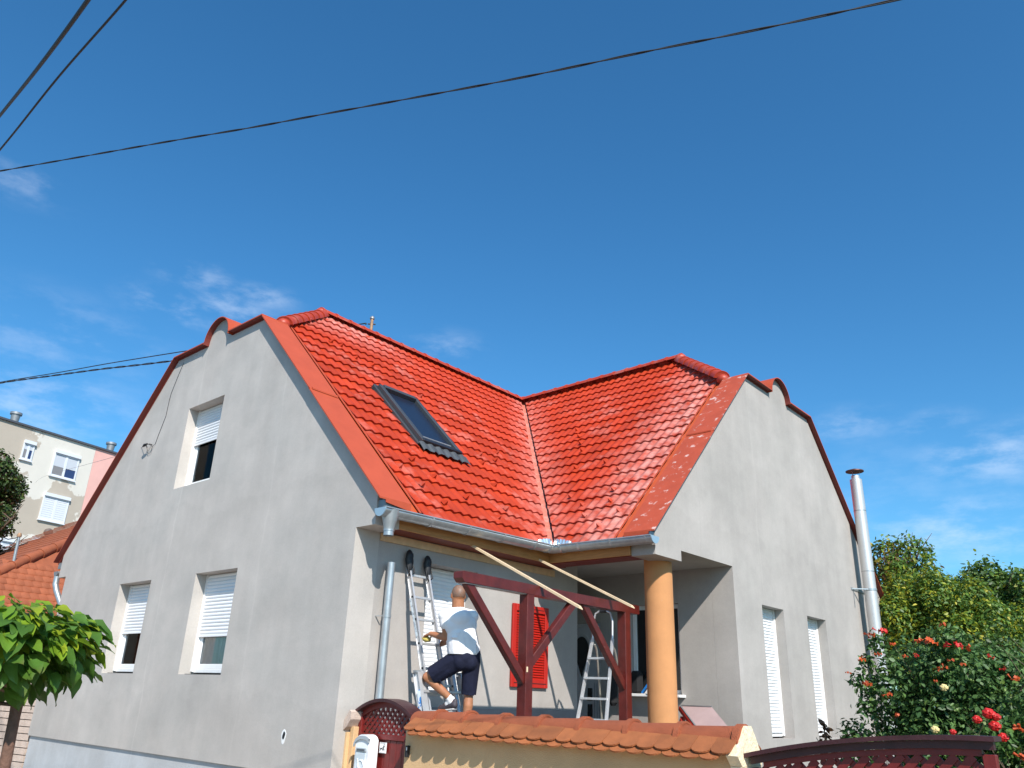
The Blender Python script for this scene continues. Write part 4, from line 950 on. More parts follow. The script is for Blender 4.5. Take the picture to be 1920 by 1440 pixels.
# pillar at the house corner
pl = thing('gate_pillar', 'narrow apricot gate pillar with rough concrete cap at the house corner', 'pillar', (-.0,.3,-1.3))
g = MB(); g.bevbox(.035,.10,.20,.50,-1.3,-.06,.004); g.bevbox(.001,.034,.16,.50,-1.3,-.12,.002); obj('shaft', g, FENW, pl)
g = MB(); g.prism([(.002,-.10),(.002,.00),(.09,.12),(.12,.10),(.12,.02),(.06,-.06)], 'Y', .12, .46); obj('cap', g, CONC, pl)

# ------------------------------------------------ gates
def lattice(par, x0, x1, z0, top, y, pitch, wd, m, th=.014):
    """diagonal slats clipped to the region under top(x)"""
    def clip(p0, d):
        a = None; res = []; t = 0; ST = .004
        while t < 6:
            x, z = p0[0]+d[0]*t, p0[1]+d[1]*t
            ins = x0 <= x <= x1 and z0 <= z <= top(x)
            if ins and a is None: a = t
            if not ins and a is not None: res.append((a, t-ST)); a = None
            if x > x1+.01 : break
            t += ST
        if a is not None: res.append((a, t))
        return res
    for sg, yy in ((1, y), (-1, y+th+.002)):
        d = (s2, s2*sg); c0 = (x0 - 2.0) if sg == 1 else x0-2.0
        c = x0 - 2.5
        while c < x1 + 2.5:
            st = (c, z0 if sg == 1 else z0)
            # line z = sg*(x-c)+z0 ; start at x = x0
            xs0 = x0; zs0 = z0 + sg*(x0-c)
            if sg == 1 and zs0 < z0: xs0 = c; zs0 = z0
            if sg == -1:
                zt_ = z0 + (c-x0); 
            for a, b in clip((xs0, zs0), d):
                if b-a > .02:
                    A = (xs0+d[0]*a, yy, zs0+d[1]*a); B = (xs0+d[0]*b, yy, zs0+d[1]*b)
                    obj('lattice_slat', MB().bar(A, B, wd, th, up=(0,1,0)), m, par)
            c += pitch
def arc_strip(x0, x1, top, y0, y1, thick, m, name, par, off=0):
    n = 18; mb = MB(); up_ = [(x0+(x1-x0)*k/n, top(x0+(x1-x0)*k/n)+off) for k in range(n+1)]
    for (a, b) in zip(up_[:-1], up_[1:]):
        vs_ = [(a[0],y0,a[1]),(b[0],y0,b[1]),(b[0],y1,b[1]),(a[0],y1,a[1]),(a[0],y0,a[1]-thick),(b[0],y0,b[1]-thick),(b[0],y1,b[1]-thick),(a[0],y1,a[1]-thick)]
        mb.add(vs_, [(0,1,2,3),(7,6,5,4),(0,4,5,1),(3,2,6,7)])
    mb.add([(up_[0][0],y0,up_[0][1]),(up_[0][0],y1,up_[0][1]),(up_[0][0],y1,up_[0][1]-thick),(up_[0][0],y0,up_[0][1]-thick)], [(0,1,2,3)])
    mb.add([(up_[-1][0],y0,up_[-1][1]),(up_[-1][0],y1,up_[-1][1]),(up_[-1][0],y1,up_[-1][1]-thick),(up_[-1][0],y0,up_[-1][1]-thick)], [(0,1,2,3)])
    return obj(name, mb, m, par)
sg_ = thing('pedestrian_gate', 'small arched dark red gate with lattice top beside the mailbox', 'gate', (.55,.3,-1.3))
gx0, gx1 = .08, 1.02
tops = lambda x: .055 + .165*max(0, 1-((x-.55)/.52)**2)
arc_strip(gx0-.03, gx1+.03, tops, .20, .42, .035, GATED, 'arched_hood', sg_, .035)
arc_strip(gx0+.05, gx1-.05, tops, .28, .33, .06, GATE, 'arched_rail', sg_)
g = MB(); g.bevbox(gx0,gx0+.06,.27,.34,-1.25,tops(gx0+.03)-.01,.005); obj('stile', g, GATE, sg_)
g = MB(); g.bevbox(gx1-.06,gx1,.27,.34,-1.25,tops(gx1-.03)-.01,.005); obj('stile', g, GATE, sg_)
g = MB(); g.bevbox(gx0+.061,gx1-.061,.27,.34,-.175,-.118,.005); obj('cross_rail', g, GATE, sg_)
for i in range(8):
    a = gx0+.062+i*.1015; g = MB(); g.bevbox(a,a+.098,.29,.315,-1.25,-.177,.004); obj('board', g, GATE, sg_)
lattice(sg_, gx0+.062, gx1-.062, -.118, lambda x: tops(x)-.062, .30, .083, .030, GATE, .008)
# curved gate leaf on the right
bg_ = thing('driveway_gate', 'wide dark red gate leaf rising to the right with lattice infill', 'gate', (5.8,.2,-1.3))
hx0, hx1 = 4.985, 6.66
topb = lambda x: -.045 + .235*(1-((6.72-x)/1.735)**2)**.5 * 1.0 if x < 6.72 else .19
topb = lambda x: -.03 + .215*math.sqrt(max(0, 1-((6.70-min(x,6.70))/1.80)**2))*1.0 - .0 
topb = lambda x: -.057 + .207*(1-((6.66-x)/1.70)**2)
arc_strip(hx0-.03, hx1+.02, topb, .08, .30, .03, GATED, 'curved_hood', bg_, .03)
arc_strip(hx0-.0, hx1, topb, .14, .20, .05, GATED, 'curved_rail', bg_, -.002)
arc_strip(hx0+.09, hx1-.08, lambda x: topb(x)-.053, .165, .21, .04, GATE, 'inner_rail', bg_)
g = MB(); g.bevbox(hx0+.0,hx0+.075,.15,.22,-1.25,topb(hx0+.03)-.08,.005); obj('stile', g, GATE, bg_)
g = MB(); g.bevbox(hx1-.08,hx1,.15,.22,-1.25,topb(hx1)-.08,.005); obj('stile', g, GATE, bg_)
g = MB(); g.bevbox(hx0+.077,hx1-.082,.16,.21,-.62,-.55,.005); obj('cross_rail', g, GATE, bg_)
lattice(bg_, hx0+.078, hx1-.082, -.55, lambda x: topb(x)-.094, .18, .105, .048, GATE, .012)
for i in range(14):
    a = hx0+.08+i*.1078; g = MB(); g.bevbox(a,a+.104,.175,.20,-1.25,-.622,.004); obj('board', g, GATE, bg_)

# ------------------------------------------------ mailbox
mbx = thing('mailbox', 'ornate white metal mailbox hanging on the small gate', 'mailbox', (.415,.2,-.80))
WM = mat('white_enamel', (.80,.82,.84), .35, var=.04, vscale=9); GM = mat('grey_enamel', (.36,.40,.43), .4)
X0, X1, YF, YB = .285, .505, .10, .24
def hump(x, h=.075): 
    t = (x-(X0+X1)/2)/((X1-X0)/2); return -.20 + h*math.sqrt(max(0, 1-t*t*.96))
pf = [(X0,-.80)] + [(X0+(X1-X0)*k/12, hump(X0+(X1-X0)*k/12)) for k in range(13)] + [(X1,-.80)]
g = MB(); g.prism(pf, 'Y', YF, YB); obj('body', g, WM, mbx)
n = 12; g = MB()
for k in range(n):
    xa, xb = X0-.02+(X1-X0+.04)*k/n, X0-.02+(X1-X0+.04)*(k+1)/n
    ha = lambda x: -.222 + .085*math.sqrt(max(0, 1-((x-.415)/.145)**2)) 
    g.add([(xa,YF-.02,ha(xa)),(xb,YF-.02,ha(xb)),(xb,YF-.02,ha(xb)-.035),(xa,YF-.02,ha(xa)-.035),(xa,YF,ha(xa)),(xb,YF,ha(xb)),(xb,YF,ha(xb)-.035),(xa,YF,ha(xa)-.035)], [(0,1,2,3),(4,7,6,5),(0,4,5,1),(3,2,6,7)])
obj('hood', g, GM, mbx)
g = MB(); g.bevbox(X0+.03,X1-.02,YF-.018,YF-.001,-.30,-.262,.004); obj('letter_flap', g, GM, mbx)
g = MB(); g.bevbox(X0+.05,X1-.04,YF-.022,YF-.019,-.29,-.272,.001); obj('slot', g, mat('slot_shadow_grey', (.10,.11,.12), .5), mbx)
g = MB(); g.bevbox(X0+.025,X1-.025,YF-.012,YF-.001,-.56,-.31,.004); obj('front_panel', g, mat('pale_blue_enamel', (.66,.72,.75), .35), mbx)
g = MB()
cx_, cz_ = .412, -.43
g.tube([(cx_+.045*math.cos(t), YF-.014, cz_+.045*math.sin(t)) for t in [math.pi*.1+k*.36 for k in range(14)]], .008, 6)
g.tube([(cx_-.06,YF-.014,cz_+.06),(cx_-.04,YF-.014,cz_+.0),(cx_-.01,YF-.014,cz_-.05),(cx_-.04,YF-.014,cz_-.09)], .007, 6)
g.tube([(cx_+.03,YF-.014,cz_+.05),(cx_+.06,YF-.014,cz_-.02),(cx_+.02,YF-.014,cz_-.05),(cx_+.035,YF-.014,cz_-.09)], .007, 6)
obj('relief', g, WM, mbx)
g = MB(); g.bevbox(X0+.02,X1-.02,YF-.010,YF-.001,-.76,-.575,.004); obj('door', g, WM, mbx)
g = MB(); g.tube([(.415,YF-.011,-.60),(.415,YF-.020,-.60)], .010, 10); obj('lock', g, GALVD, mbx)
g = MB(); g.tube([(.34,YF-.010,-.64),(.37,YF-.016,-.66),(.41,YF-.016,-.64),(.45,YF-.016,-.66),(.49,YF-.010,-.64)], .008, 6); obj('ornament', g, WM, mbx)
# warning sign
sgn = thing('warning_sign', 'small white warning sign with running figure and dog on the gate', 'sign', (.555,.28,-.305))
g = MB(); g.bevbox(.50,.62,.262,.268,-.310,-.200,.002); obj('plate', g, WHITE, sgn)
DK = mat('sign_black_print', (.03,.03,.035), .6)
g = MB()
g.bar((0.5200,.2605,-0.2050),(0.6000,.2605,-0.2050),.0015,.006,up=(0,0,1)); g.bar((0.5200,.2605,-0.3050),(0.6000,.2605,-0.3050),.0015,.005,up=(0,0,1))
obj('print_line', g, mat('sign_grey_print', (.35,.35,.36), .6), sgn)
g = MB()
def stick(a, b, w_=.007): g.bar((a[0],.2605,a[1]),(b[0],.2605,b[1]),.0012,w_,up=V((-(b[1]-a[1]),0,b[0]-a[0])))
stick((0.580,-0.230),(0.577,-0.255),.010); stick((0.577,-0.255),(0.588,-0.282)); stick((0.577,-0.255),(0.565,-0.280)); stick((0.581,-0.235),(0.568,-0.247)); stick((0.581,-0.235),(0.593,-0.245))
g.tube([(0.5820,.2612,-0.2210),(.5820,.2598,-.2210)], .006, 8)
stick((0.523,-0.267),(0.555,-0.260),.012); stick((0.523,-0.267),(0.520,-0.285)); stick((0.553,-0.262),(0.559,-0.280)); stick((0.555,-0.260),(0.565,-0.250)); stick((0.523,-0.265),(0.515,-0.255),.004)
obj('pictogram', g, DK, sgn)

# ================================================================== left side: neighbour, apartments, slats, pole
nb = thing('neighbour_house', 'low neighbouring house with orange tiled hipped roof', 'house', (-16,5,-1.3))
NX = -12.0
# slope facing +X: plane x + 1.2 z = const
kx = -12.0 + 1.2*2.16
zn = lambda x: (kx - x)/1.2
eave_x = -10.35
def nP(x, y, o=0): return V((x+o*.64, y, zn(x)+o*.77))
hipP = lambda x: (-.14 + (x+12.47)/(-13.65+12.47)*(1.45+.14))    # y of the hip line at x
obj('roof_slope', poly3(MB(), [nP(eave_x,hipP(eave_x),-.03), nP(eave_x,9,-.03), nP(-17,9,-.03), nP(-17,hipP(-17),-.03)]), NTILE, nb)
nts = []
rowd = V((-1.2,0,1)).normalized(); exps = .23
tm = MB(); nn_ = 6
vs_ = []
for k in range(nn_+1):
    t = k/nn_; yy = .25*t; hgt = .012*math.sin(math.pi*t); vs_.append((yy, -.02*math.sin(math.pi*t)*0, hgt))
tm = MB(); 
top_ = [(0, .18*k/nn_, .028+.010*math.sin(math.pi*k/nn_)) for k in range(nn_+1)]; bot_ = [(0, .18*k/nn_, .0) for k in range(nn_+1)]; up_ = [(.27, .18*k/nn_, .004+.010*math.sin(math.pi*k/nn_)) for k in range(nn_+1)]
k7 = nn_+1; tm.add(bot_+top_+up_, [(i,i+1,k7+i+1,k7+i) for i in range(nn_)]+[(k7+i,k7+i+1,2*k7+i+1,2*k7+i) for i in range(nn_)], True)
NTM = mesh('roof_tile', tm, NTILE); nrmN = V((1,0,1.2)).normalized()
rotN = Matrix((rowd, V((0,1,0)), nrmN)).transposed().to_euler()
cnt = 0
for r_ in range(24):
    base = V((eave_x,0,zn(eave_x))) + rowd*exps*r_; y = hipP(base.x)+.02
    while y < 2.4 and cnt < 300:
        inst('roof_tile', NTM, nb, (base.x, y + (.0 if r_ % 2 else .0), base.z), rotN); y += .182; cnt += 1
g = MB()
hp = [nP(x, hipP(x), .02) for x in (-10.35,-17)]
d = hp[1]-hp[0]; n = 26
for i in range(n):
    a = hp[0]+d*i/n; b = hp[0]+d*(i+1)/n
    o = obj('ridge_tile', MB().tube([a, a+(b-a)*.1, b+(b-a)*.08], [.13,.13,.105], 10), NTILE, nb)
# hip end facing the street, with courses
g = MB(); eP = lambda t, s_: None
A0 = nP(-10.35, hipP(-10.35)); A1 = nP(-17, hipP(-17)); B0 = V((-24,A0.y-.0,A0.z)); 
obj('roof_slope', poly3(MB(), [A0, A1, V((-21,A1.y,A1.z)), V((-27.6,A0.y,A0.z))], .05), NTILE, nb)
g = MB()
for i in range(1, 26):
    a = A0.lerp(A1, i/26); g.bar(a+V((-.05,-.015,.0)), V((-26,a.y-.015,a.z)), .012, .03)
obj('tile_courses', g, NTILE, nb)
g = MB(); g.box(-26,-10.8,.3,9,-1.3,1.2); obj('wall', g, mat('neighbour_render', (.5,.42,.34), .9, var=.1), nb)
# aerial pole on the neighbour roof
po = thing('service_pole', 'grey steel service pole on the neighbour roof', 'pole', (-12.6,.15,2.1))
obj('mast', MB().tube([(-12.62,.15,2.13),(-12.6,.09,3.4)], .032, 12), GALV, po)
g = MB(); g.tube([(-12.6,.09,3.38),(-12.6,.09,3.42),(-12.6,.09,3.47)], [.05,.055,.03], 10); obj('cap', g, mat('rusty_pipe', (.36,.22,.13), .7), po)
g = MB(); g.tube([(-12.58,.06,3.36),(-12.66,-.1,3.30),(-12.7,-.22,3.34)], .012, 6); g.tube([(-12.58,.06,3.33),(-12.6,-.05,3.12),(-12.66,-.18,3.08),(-12.7,-.24,3.22)], .008, 5); obj('cable_loop', g, CABLE, po)
g = MB(); g.bevbox(-12.75,-12.45,.02,.30,2.08,2.16,.02); obj('base_flashing', g, GALV, po)

# apartment block
ap = thing('apartment_block', 'patchy cream and pink apartment block behind the trees', 'building', (-39,9,-1.3))
nA = V((.9754,.2201,0)); tA = V((-.2201,.9754,0)); OA = V((-38.0,6.0,0)); OA = V((-37.86,5.37,0))
def aP(s_, z, d=0): return OA + tA*s_ + nA*d + V((0,0,z))
def abox(s0, s1, z0, z1, d0, d1, mb=None):
    mb = mb or MB(); mb.add([aP(s_, z, d) for z in (z0,z1) for d in (d0,d1) for s_ in (s0,s1)], [(0,2,3,1),(4,5,7,6),(0,1,5,4),(2,6,7,3),(0,4,6,2),(1,3,7,5)]); return mb
APT = mat('patched_cream_render', (.62,.59,.53), .9, mixcol=(.43,.375,.31), mixscale=.20, mixlo=.52, mixhi=.53, var=.03, vscale=1.5)
PINK = mat('salmon_pink_render', (.70,.40,.355), .9, var=.04, vscale=2)
SAL = mat('orange_render', (.75,.36,.24), .9)
wsp = 5.55
obj('wall', abox(-14, wsp, -1.3, 12.93, -10, 0), APT, ap, label='cream wall with beige repair patches')
obj('wall', abox(wsp+.01, wsp+1.55, -1.3, 12.93, -10, .0), PINK, ap, label='salmon pink wall section')
obj('wall', abox(wsp+1.56, wsp+14, -1.3, 12.93, -10, .0), SAL, ap, label='orange wall section')
obj('roof_edge', abox(-14, 22, 12.93, 13.03, -10, .12), mat('dark_roof_edge', (.07,.075,.09), .5), ap)
APW = mat('apartment_white', (.66,.69,.74), .5)
def awin(s0, s1, z0, z1, mode):
    f = obj('window', abox(s0, s1, z1-.0, z1+.17, .0, .16), APW, ap)
    fr = MB()
    for (a,b,c,d_) in ((s0,s0+.07,z0,z1),(s1-.07,s1,z0,z1),(s0+.07,s1-.07,z0,z0+.08),(s0+.07,s1-.07,z1-.06,z1),((s0+s1)/2-.06,(s0+s1)/2+.06,z0+.08,z1-.06)): abox(a,b,c,d_,.005,.07,fr)
    obj('frame', fr, APW, f)
    if mode == 0:
        obj('pane', abox(s0+.07,s1-.07,z0+.08,z1-.06,.006,.03), mat('blue_reflecting_glass', (.03,.05,.13), .1), f)
        obj('blind', abox(s0+.07,s1-.07,z0+.55,z1-.06,.031,.05), mat('apartment_blind', (.50,.53,.58), .6), f)
        obj('screen', abox(s0+.09,(s0+s1)/2-.06,z0+.08,z0+.55,.031,.045), mat('grey_fly_screen', (.2,.2,.21), .8), f)
    else:
        n_ = 10
        for k in range(n_):
            z = z0+.08+(z1-z0-.14)*k/n_; obj('slat', abox(s0+.07,s1-.07,z,z+(z1-z0-.14)/n_-.012,.02,.06), APW, f)
    obj('sill', abox(s0-.04,s1+.04,z0-.06,z0-.005,.0,.12), APW, f)
sA = lambda P_: (V(P_)-OA).dot(tA)
awin(3.28,4.78,10.70-.95,12.00,0) if False else None
awin(3.23,4.80,9.72,10.85+1.1-.0,0) if False else None
awin(3.25,4.82,9.66,11.90-.0,0) if False else None
def wn_(zl, zh, mode): awin(3.26, 4.72, zl, zh, mode)
wn_(10.76, 12.02, 0); wn_(8.35, 9.62, 1); wn_(5.95, 7.22, 1)
awin(1.50, 2.10, 11.2, 12.06, 0)
awin(6.95, 8.4, 10.9, 12.02, 0)
awin(-3.2,-1.8,10.76,12.02,0); awin(-3.2,-1.8,8.35,9.62,1); awin(-3.2,-1.8,5.95,7.22,1); awin(1.2,2.3,5.9,6.9,1)
g = MB(); c_ = aP(3.95,7.75,.08); g.tube([c_-nA*.08, c_+nA*.12, c_+nA*.16], [.20,.20,.12], 14); obj('vent_cowl', g, mat('dark_vent', (.12,.09,.08), .7), ap)
for s_, hh_ in ((1.35,.62),(-.7,.3),(7.2,.62)):
    c_ = aP(s_, 13.03, -1.2); g = MB(); g.tube([c_, c_+V((0,0,.12))], [.45,.35], 12); g.tube([c_+V((0,0,.1)), c_+V((0,0,hh_+.1))], [.17,.24], 14); g.tube([c_+V((0,0,hh_+.1)), c_+V((0,0,hh_+.22))], [.30,.30], 14); obj('roof_vent', g, GALVD, ap)

# slatted concrete fence bottom left
sf = thing('panel_fence', 'pinkish concrete fence of narrow horizontal panels at the left edge', 'fence', (-10.3,.3,-1.3))
fd = V((-.978,-.208,0)); fn = V((.208,-.978,0)); FO = V((-9.05,.10,0))
def fbox(s0, s1, z0, z1, d0, d1):
    g = MB(); g.add([FO + fd*s_ + fn*d_ + V((0,0,z_)) for z_ in (z0,z1) for d_ in (d0,d1) for s_ in (s0,s1)], [(0,2,3,1),(4,5,7,6),(0,1,5,4),(2,6,7,3),(0,4,6,2),(1,3,7,5)]); return g
for k in range(14):
    z = -1.3 + k*.118
    for s0, s1 in ((.04,.62),(.78,1.5),(1.66,2.4)): obj('slat', fbox(s0, s1, z, z+.103, 0, .05), CONC, sf)
for s0 in (.64, 1.52, 2.42): obj('post', fbox(s0, s0+.12, -1.3, .42, -.03, .07), CONC, sf)
obj('backing', fbox(.0, 2.5, -1.3, .34, -.05, -.03), mat('dark_gap', (.07,.045,.04), .9), sf)

# ================================================================== vegetation
def leafmat(name, sub=.35, rough=.5): return mat(name, (.05,.1,.02), rough, attr='leafcol', var=.12, vscale=3, sub=sub)
LM = leafmat('leaf_green')
def leaf_cloud(name, centers, n, size, cols, parent, kind='stuff', flat=.5, label=None, shape='leaf', sm=1.0, cov=.55, seed=1, matl=None, wts=None, zones=None):
    """many small folded leaves spread through blobs. centers: (x,y,z,rx,ry,rz)"""
    r_ = np.random.default_rng(seed); cs = np.array(centers, float)
    vol = (cs[:,3]*cs[:,4]*cs[:,5])**(2/3); idx = r_.choice(len(cs), n, p=vol/vol.sum())
    d = r_.normal(size=(n,3)); d /= np.linalg.norm(d, axis=1, keepdims=True)
    rad = r_.uniform(cov, 1.0, n)**.6 * (1 + .10*r_.normal(size=n))
    pos = cs[idx,:3] + d*rad[:,None]*cs[idx,3:]
    # clumps: pull toward random twig ends
    tw = pos[r_.choice(n, max(6, n//28))]
    j = r_.integers(0, len(tw), n); near = tw[j]
    # nearest of 6 random twigs
    best = None
    for _ in range(10):
        j = r_.integers(0, len(tw), n); dd = np.linalg.norm(tw[j]-pos, axis=1)
        if best is None: best, bj = dd, j
        else:
            m = dd < best; best = np.where(m, dd, best); bj = np.where(m, j, bj)
    pos = pos + (tw[bj]-pos)*np.where(best < np.mean(cs[:,3])*.7, .5, 0)[:,None]
    nrm = d*.6 + r_.normal(size=(n,3))*.55 + np.array([0,0,flat]); nrm /= np.linalg.norm(nrm, axis=1, keepdims=True)
    ax = np.cross(nrm, r_.normal(size=(n,3))); ax /= np.linalg.norm(ax, axis=1, keepdims=True); ax[:,2] -= .3; ax /= np.linalg.norm(ax, axis=1, keepdims=True)
    bx = np.cross(nrm, ax); bx /= np.linalg.norm(bx, axis=1, keepdims=True); nrm = np.cross(ax, bx)
    sz = size*r_.uniform(.6,1.25,n)
    S_ = sz[:,None]; K = 6
    wd = r_.uniform(.20,.30,n)[:,None]; cu = r_.uniform(-.05,.16,n)[:,None]
    v0 = pos; v1 = pos + ax*S_*.30 + bx*S_*wd + nrm*S_*cu*.5; v2 = pos + ax*S_*.68 + bx*S_*wd*.8 + nrm*S_*cu*.4; v3 = pos + ax*S_ - nrm*S_*cu; v4 = pos + ax*S_*.68 - bx*S_*wd*.8 + nrm*S_*cu*.4; v5 = pos + ax*S_*.30 - bx*S_*wd + nrm*S_*cu*.5
    vs_ = np.stack([v0,v1,v2,v3,v4,v5], 1).reshape(-1,3); c = pos.mean(0)
    me = bpy.data.meshes.new(name); me.vertices.add(6*n); me.vertices.foreach_set('co', (vs_-c).ravel())
    me.loops.add(8*n); ii = np.arange(n)*6; lv = np.stack([ii,ii+1,ii+2,ii+3,ii,ii+3,ii+4,ii+5],1).ravel(); me.loops.foreach_set('vertex_index', lv)
    me.polygons.add(2*n); me.polygons.foreach_set('loop_start', np.arange(2*n)*4); me.polygons.foreach_set('loop_total', np.full(2*n,4))
    me.update(calc_edges=True)
    cols = np.array(cols); w_ = np.array(wts if wts else [1]*len(cols), float); w_ /= w_.sum()
    # colour by clump so patches read
    tcol = r_.choice(len(cols), len(tw), p=w_)
    pick = np.where(r_.random(n) < .7, tcol[bj], r_.choice(len(cols), n, p=w_))
    if zones:
        for (zc, zr, zi) in zones:
            m = (np.linalg.norm((pos-np.array(zc))/np.array(zr), axis=1) < 1) & (r_.random(n) < .8); pick = np.where(m, zi, pick)
    lc = cols[pick]*r_.uniform(.75,1.25,(n,1))
    ca = me.color_attributes.new('leafcol', 'FLOAT_COLOR', 'POINT'); a = np.ones((n,6,4)); a[:,:,:3] = lc[:,None,:]; ca.data.foreach_set('color', a.ravel())
    me.materials.append(matl or LM)
    o = bpy.data.objects.new(name, me); link(o, parent, tuple(c)); o['kind'] = kind
    if label: o['label'] = label
    return o
BARK = mat('tree_bark', (.11,.075,.05), .9, var=.25, vscale=9, bump=.6, bscale=30)
def limbs(base, top, spread, n, parent, r0=.12, seed=1, m=None):
    r_ = random.Random(seed); g = MB(); b, t = V(base), V(top)
    g.tube([b, b.lerp(t,.5)+V((.05,.03,0)), t], [r0, r0*.8, r0*.6], 10); obj('trunk', g, m or BARK, parent)
    g = MB()
    for i in range(n):
        a = b.lerp(t, r_.uniform(.45,1)); e_ = t + V((r_.uniform(-1,1)*spread[0], r_.uniform(-1,1)*spread[1], r_.uniform(-.2,1)*spread[2]))
        md = a.lerp(e_, .5)+V((0,0,.15*spread[2])); g.tube([a, md, e_], [r0*.4, r0*.22, r0*.06], 6)
        for k in range(3):
            f_ = md.lerp(e_, r_.random()); h = f_+V((r_.uniform(-.4,.4)*spread[0],r_.uniform(-.4,.4)*spread[1],r_.uniform(0,.5)*spread[2])); g.tube([f_,h],[r0*.12,r0*.03],5)
    obj('limbs', g, m or BARK, parent)
def blobs(c, r_, n, seed, sz=(.35,.55)):
    q = random.Random(seed); out_ = []
    for i in range(n):
        d = V((q.gauss(0,1), q.gauss(0,1), q.gauss(0,1))).normalized()*q.uniform(.45,.85); s_ = q.uniform(*sz)
        out_.append((c[0]+d.x*r_[0], c[1]+d.y*r_[1], c[2]+d.z*r_[2], r_[0]*s_, r_[1]*s_, r_[2]*s_))
    return out_
G1, G2, G3 = (.085,.17,.032), (.14,.25,.042), (.055,.115,.028)
YG, YL, BR = (.27,.31,.025), (.42,.38,.03), (.22,.13,.04)
# T1 yellowing walnut right of the flue
t = thing('walnut_tree', 'yellowing walnut tree with bare twigs on top, just right of the flue', 'tree', (2.0,15.0,-1.0))
limbs((1.9,15,-1.0), (2.0,15,2.6), (.8,.9,1.7), 14, t, .16, 3)
leaf_cloud('crown', blobs((2.1,15.0,2.5), (1.4,1.4,2.0), 28, 4, (.24,.42)), 24000, .115, [G1,G2,YG,YL,BR], t, seed=5, wts=[3.4,3,1.4,.6,.5], zones=[((2.6,14.6,2.2),(.9,1,1.0),3), ((1.4,15,3.0),(.6,1,1.0),0)])
g = MB(); q = random.Random(5)
for i in range(26):
    a = V((2.0+q.uniform(-.6,.7), 15+q.uniform(-.5,.5), 3.75+q.uniform(-.3,.3))); g.tube([a, a+V((q.uniform(-.05,.05),0,.2)), a+V((q.uniform(-.12,.12),0,q.uniform(.3,.5)))], [.008,.005,.002], 4)
obj('bare_twigs', g, mat('twig_brown', (.16,.10,.075), .9), t, kind='stuff')
t = thing('walnut_tree', 'dark green walnut tree with two rounded tops at the right edge', 'tree', (3.6,18.3,-1.0))
limbs((3.6,18.4,-1.0), (3.7,18.4,2.8), (1.5,1.2,1.1), 12, t, .2, 6)
leaf_cloud('crown', blobs((3.0,18.2,2.65), (1.2,1.3,1.7), 16, 8, (.3,.48))+blobs((4.35,18.4,2.7), (1.2,1.3,1.7), 16, 9, (.3,.48)), 30000, .13, [G1,G2,G3,YG], t, seed=9, wts=[3,2.4,2,.5])
t = thing('walnut_tree', 'tall green tree cut by the right edge behind the others', 'tree', (5.6,19.5,-1.0))
limbs((6.0,20,-1.0), (6.0,20,2.8), (1.5,1.5,1.5), 8, t, .2, 7)
leaf_cloud('crown', blobs((6.2,20.0,2.6), (1.8,1.5,2.0), 22, 10, (.3,.45)), 11000, .16, [G1,G2,G3,YG], t, seed=10, wts=[3,2,2,.5])
t = thing('ash_shrub', 'yellow-green shrub in front of the walnut trees', 'shrub', (3.4,13.2,-1.0))
limbs((3.4,13.3,-1.0), (3.5,13.3,1.0), (1.3,.8,1.0), 10, t, .07, 8)
leaf_cloud('crown', blobs((2.9,13.1,1.9), (.95,.8,1.35), 16, 11, (.3,.5))+blobs((4.2,13.4,1.75), (1.0,.8,1.2), 14, 12, (.3,.5)), 24000, .095, [YG,G2,YL,G1], t, seed=11, wts=[2.6,3.2,.9,2.2])
t = thing('thuja_bush', 'small dark conifer bush peeping above the trumpet vine', 'shrub', (5.0,9.5,-1.0))
leaf_cloud('foliage', [(5.0,9.5,.4,.8,.6,1.35),(6.2,10,.3,1.2,.8,1.3)], 9000, .08, [G3,(.06,.12,.02)], t, seed=12, flat=.1)
obj('stem', MB().tube([(5,9.5,-1),(5,9.5,.5)], .05, 6), BARK, t)
# trumpet vine
tv_ = thing('trumpet_vine', 'dark green trumpet vine full of orange-red flowers behind the driveway gate', 'vine', (5.7,3.6,-1.0))
vb_ = blobs((5.75,3.5,.15), (.85,.6,.85), 22, 14, (.3,.48)) + blobs((6.75,3.9,.05), (.8,.6,.95), 14, 15, (.32,.5)) + [(5.05,3.4,.25,.22,.25,.4),(4.78,3.15,-.05,.2,.2,.3),(5.3,3.5,.75,.25,.25,.3),(6.0,3.6,.75,.4,.3,.25),(5.02,2.95,.78,.07,.08,.10),(5.16,2.95,.98,.11,.1,.12),(5.0,2.95,.55,.10,.1,.12),(4.88,3.0,.62,.07,.07,.08),(4.95,3.0,.36,.12,.12,.14),(5.2,3.05,.6,.2,.2,.3),(5.75,3.1,1.05,.25,.15,.10)]
leaf_cloud('foliage', vb_, 34000, .062, [(.075,.16,.045),(.11,.21,.055),(.05,.11,.03),(.18,.28,.06)], tv_, seed=16, wts=[3,3,2.4,.7], cov=.35)
limbs((5.7,3.6,-1.0), (5.75,3.55,.2), (.8,.5,.7), 16, tv_, .04, 17)
def trumpet(c, s_, col_m, seed):
    q = random.Random(seed); g = MB(); c = V(c)
    for k in range(q.randint(4,7)):
        d = V((q.uniform(-1,1), q.uniform(-1,.2), q.uniform(-.35,.35))).normalized(); a = c + V((q.uniform(-1,1),q.uniform(-.5,.5),q.uniform(-.3,.3)))*s_*.3
        b = a + d*s_*.38; g.tube([a, a.lerp(b,.6), b], [s_*.04, s_*.06, s_*.09], 6, caps=False)
        u = d.cross(V((0,0,1))).normalized(); w_ = d.cross(u)
        for j in range(5):
            t = 2*math.pi*j/5; r1 = (u*math.cos(t)+w_*math.sin(t)); r2 = (u*math.cos(t+.62)+w_*math.sin(t+.62)); r3 = (u*math.cos(t-.62)+w_*math.sin(t-.62))
            g.add([b, b+r2*s_*.13, b+r1*s_*.22+d*s_*.03, b+r3*s_*.13], [(0,1,2),(0,2,3)], True)
    return obj('flower', g, col_m, tv_)
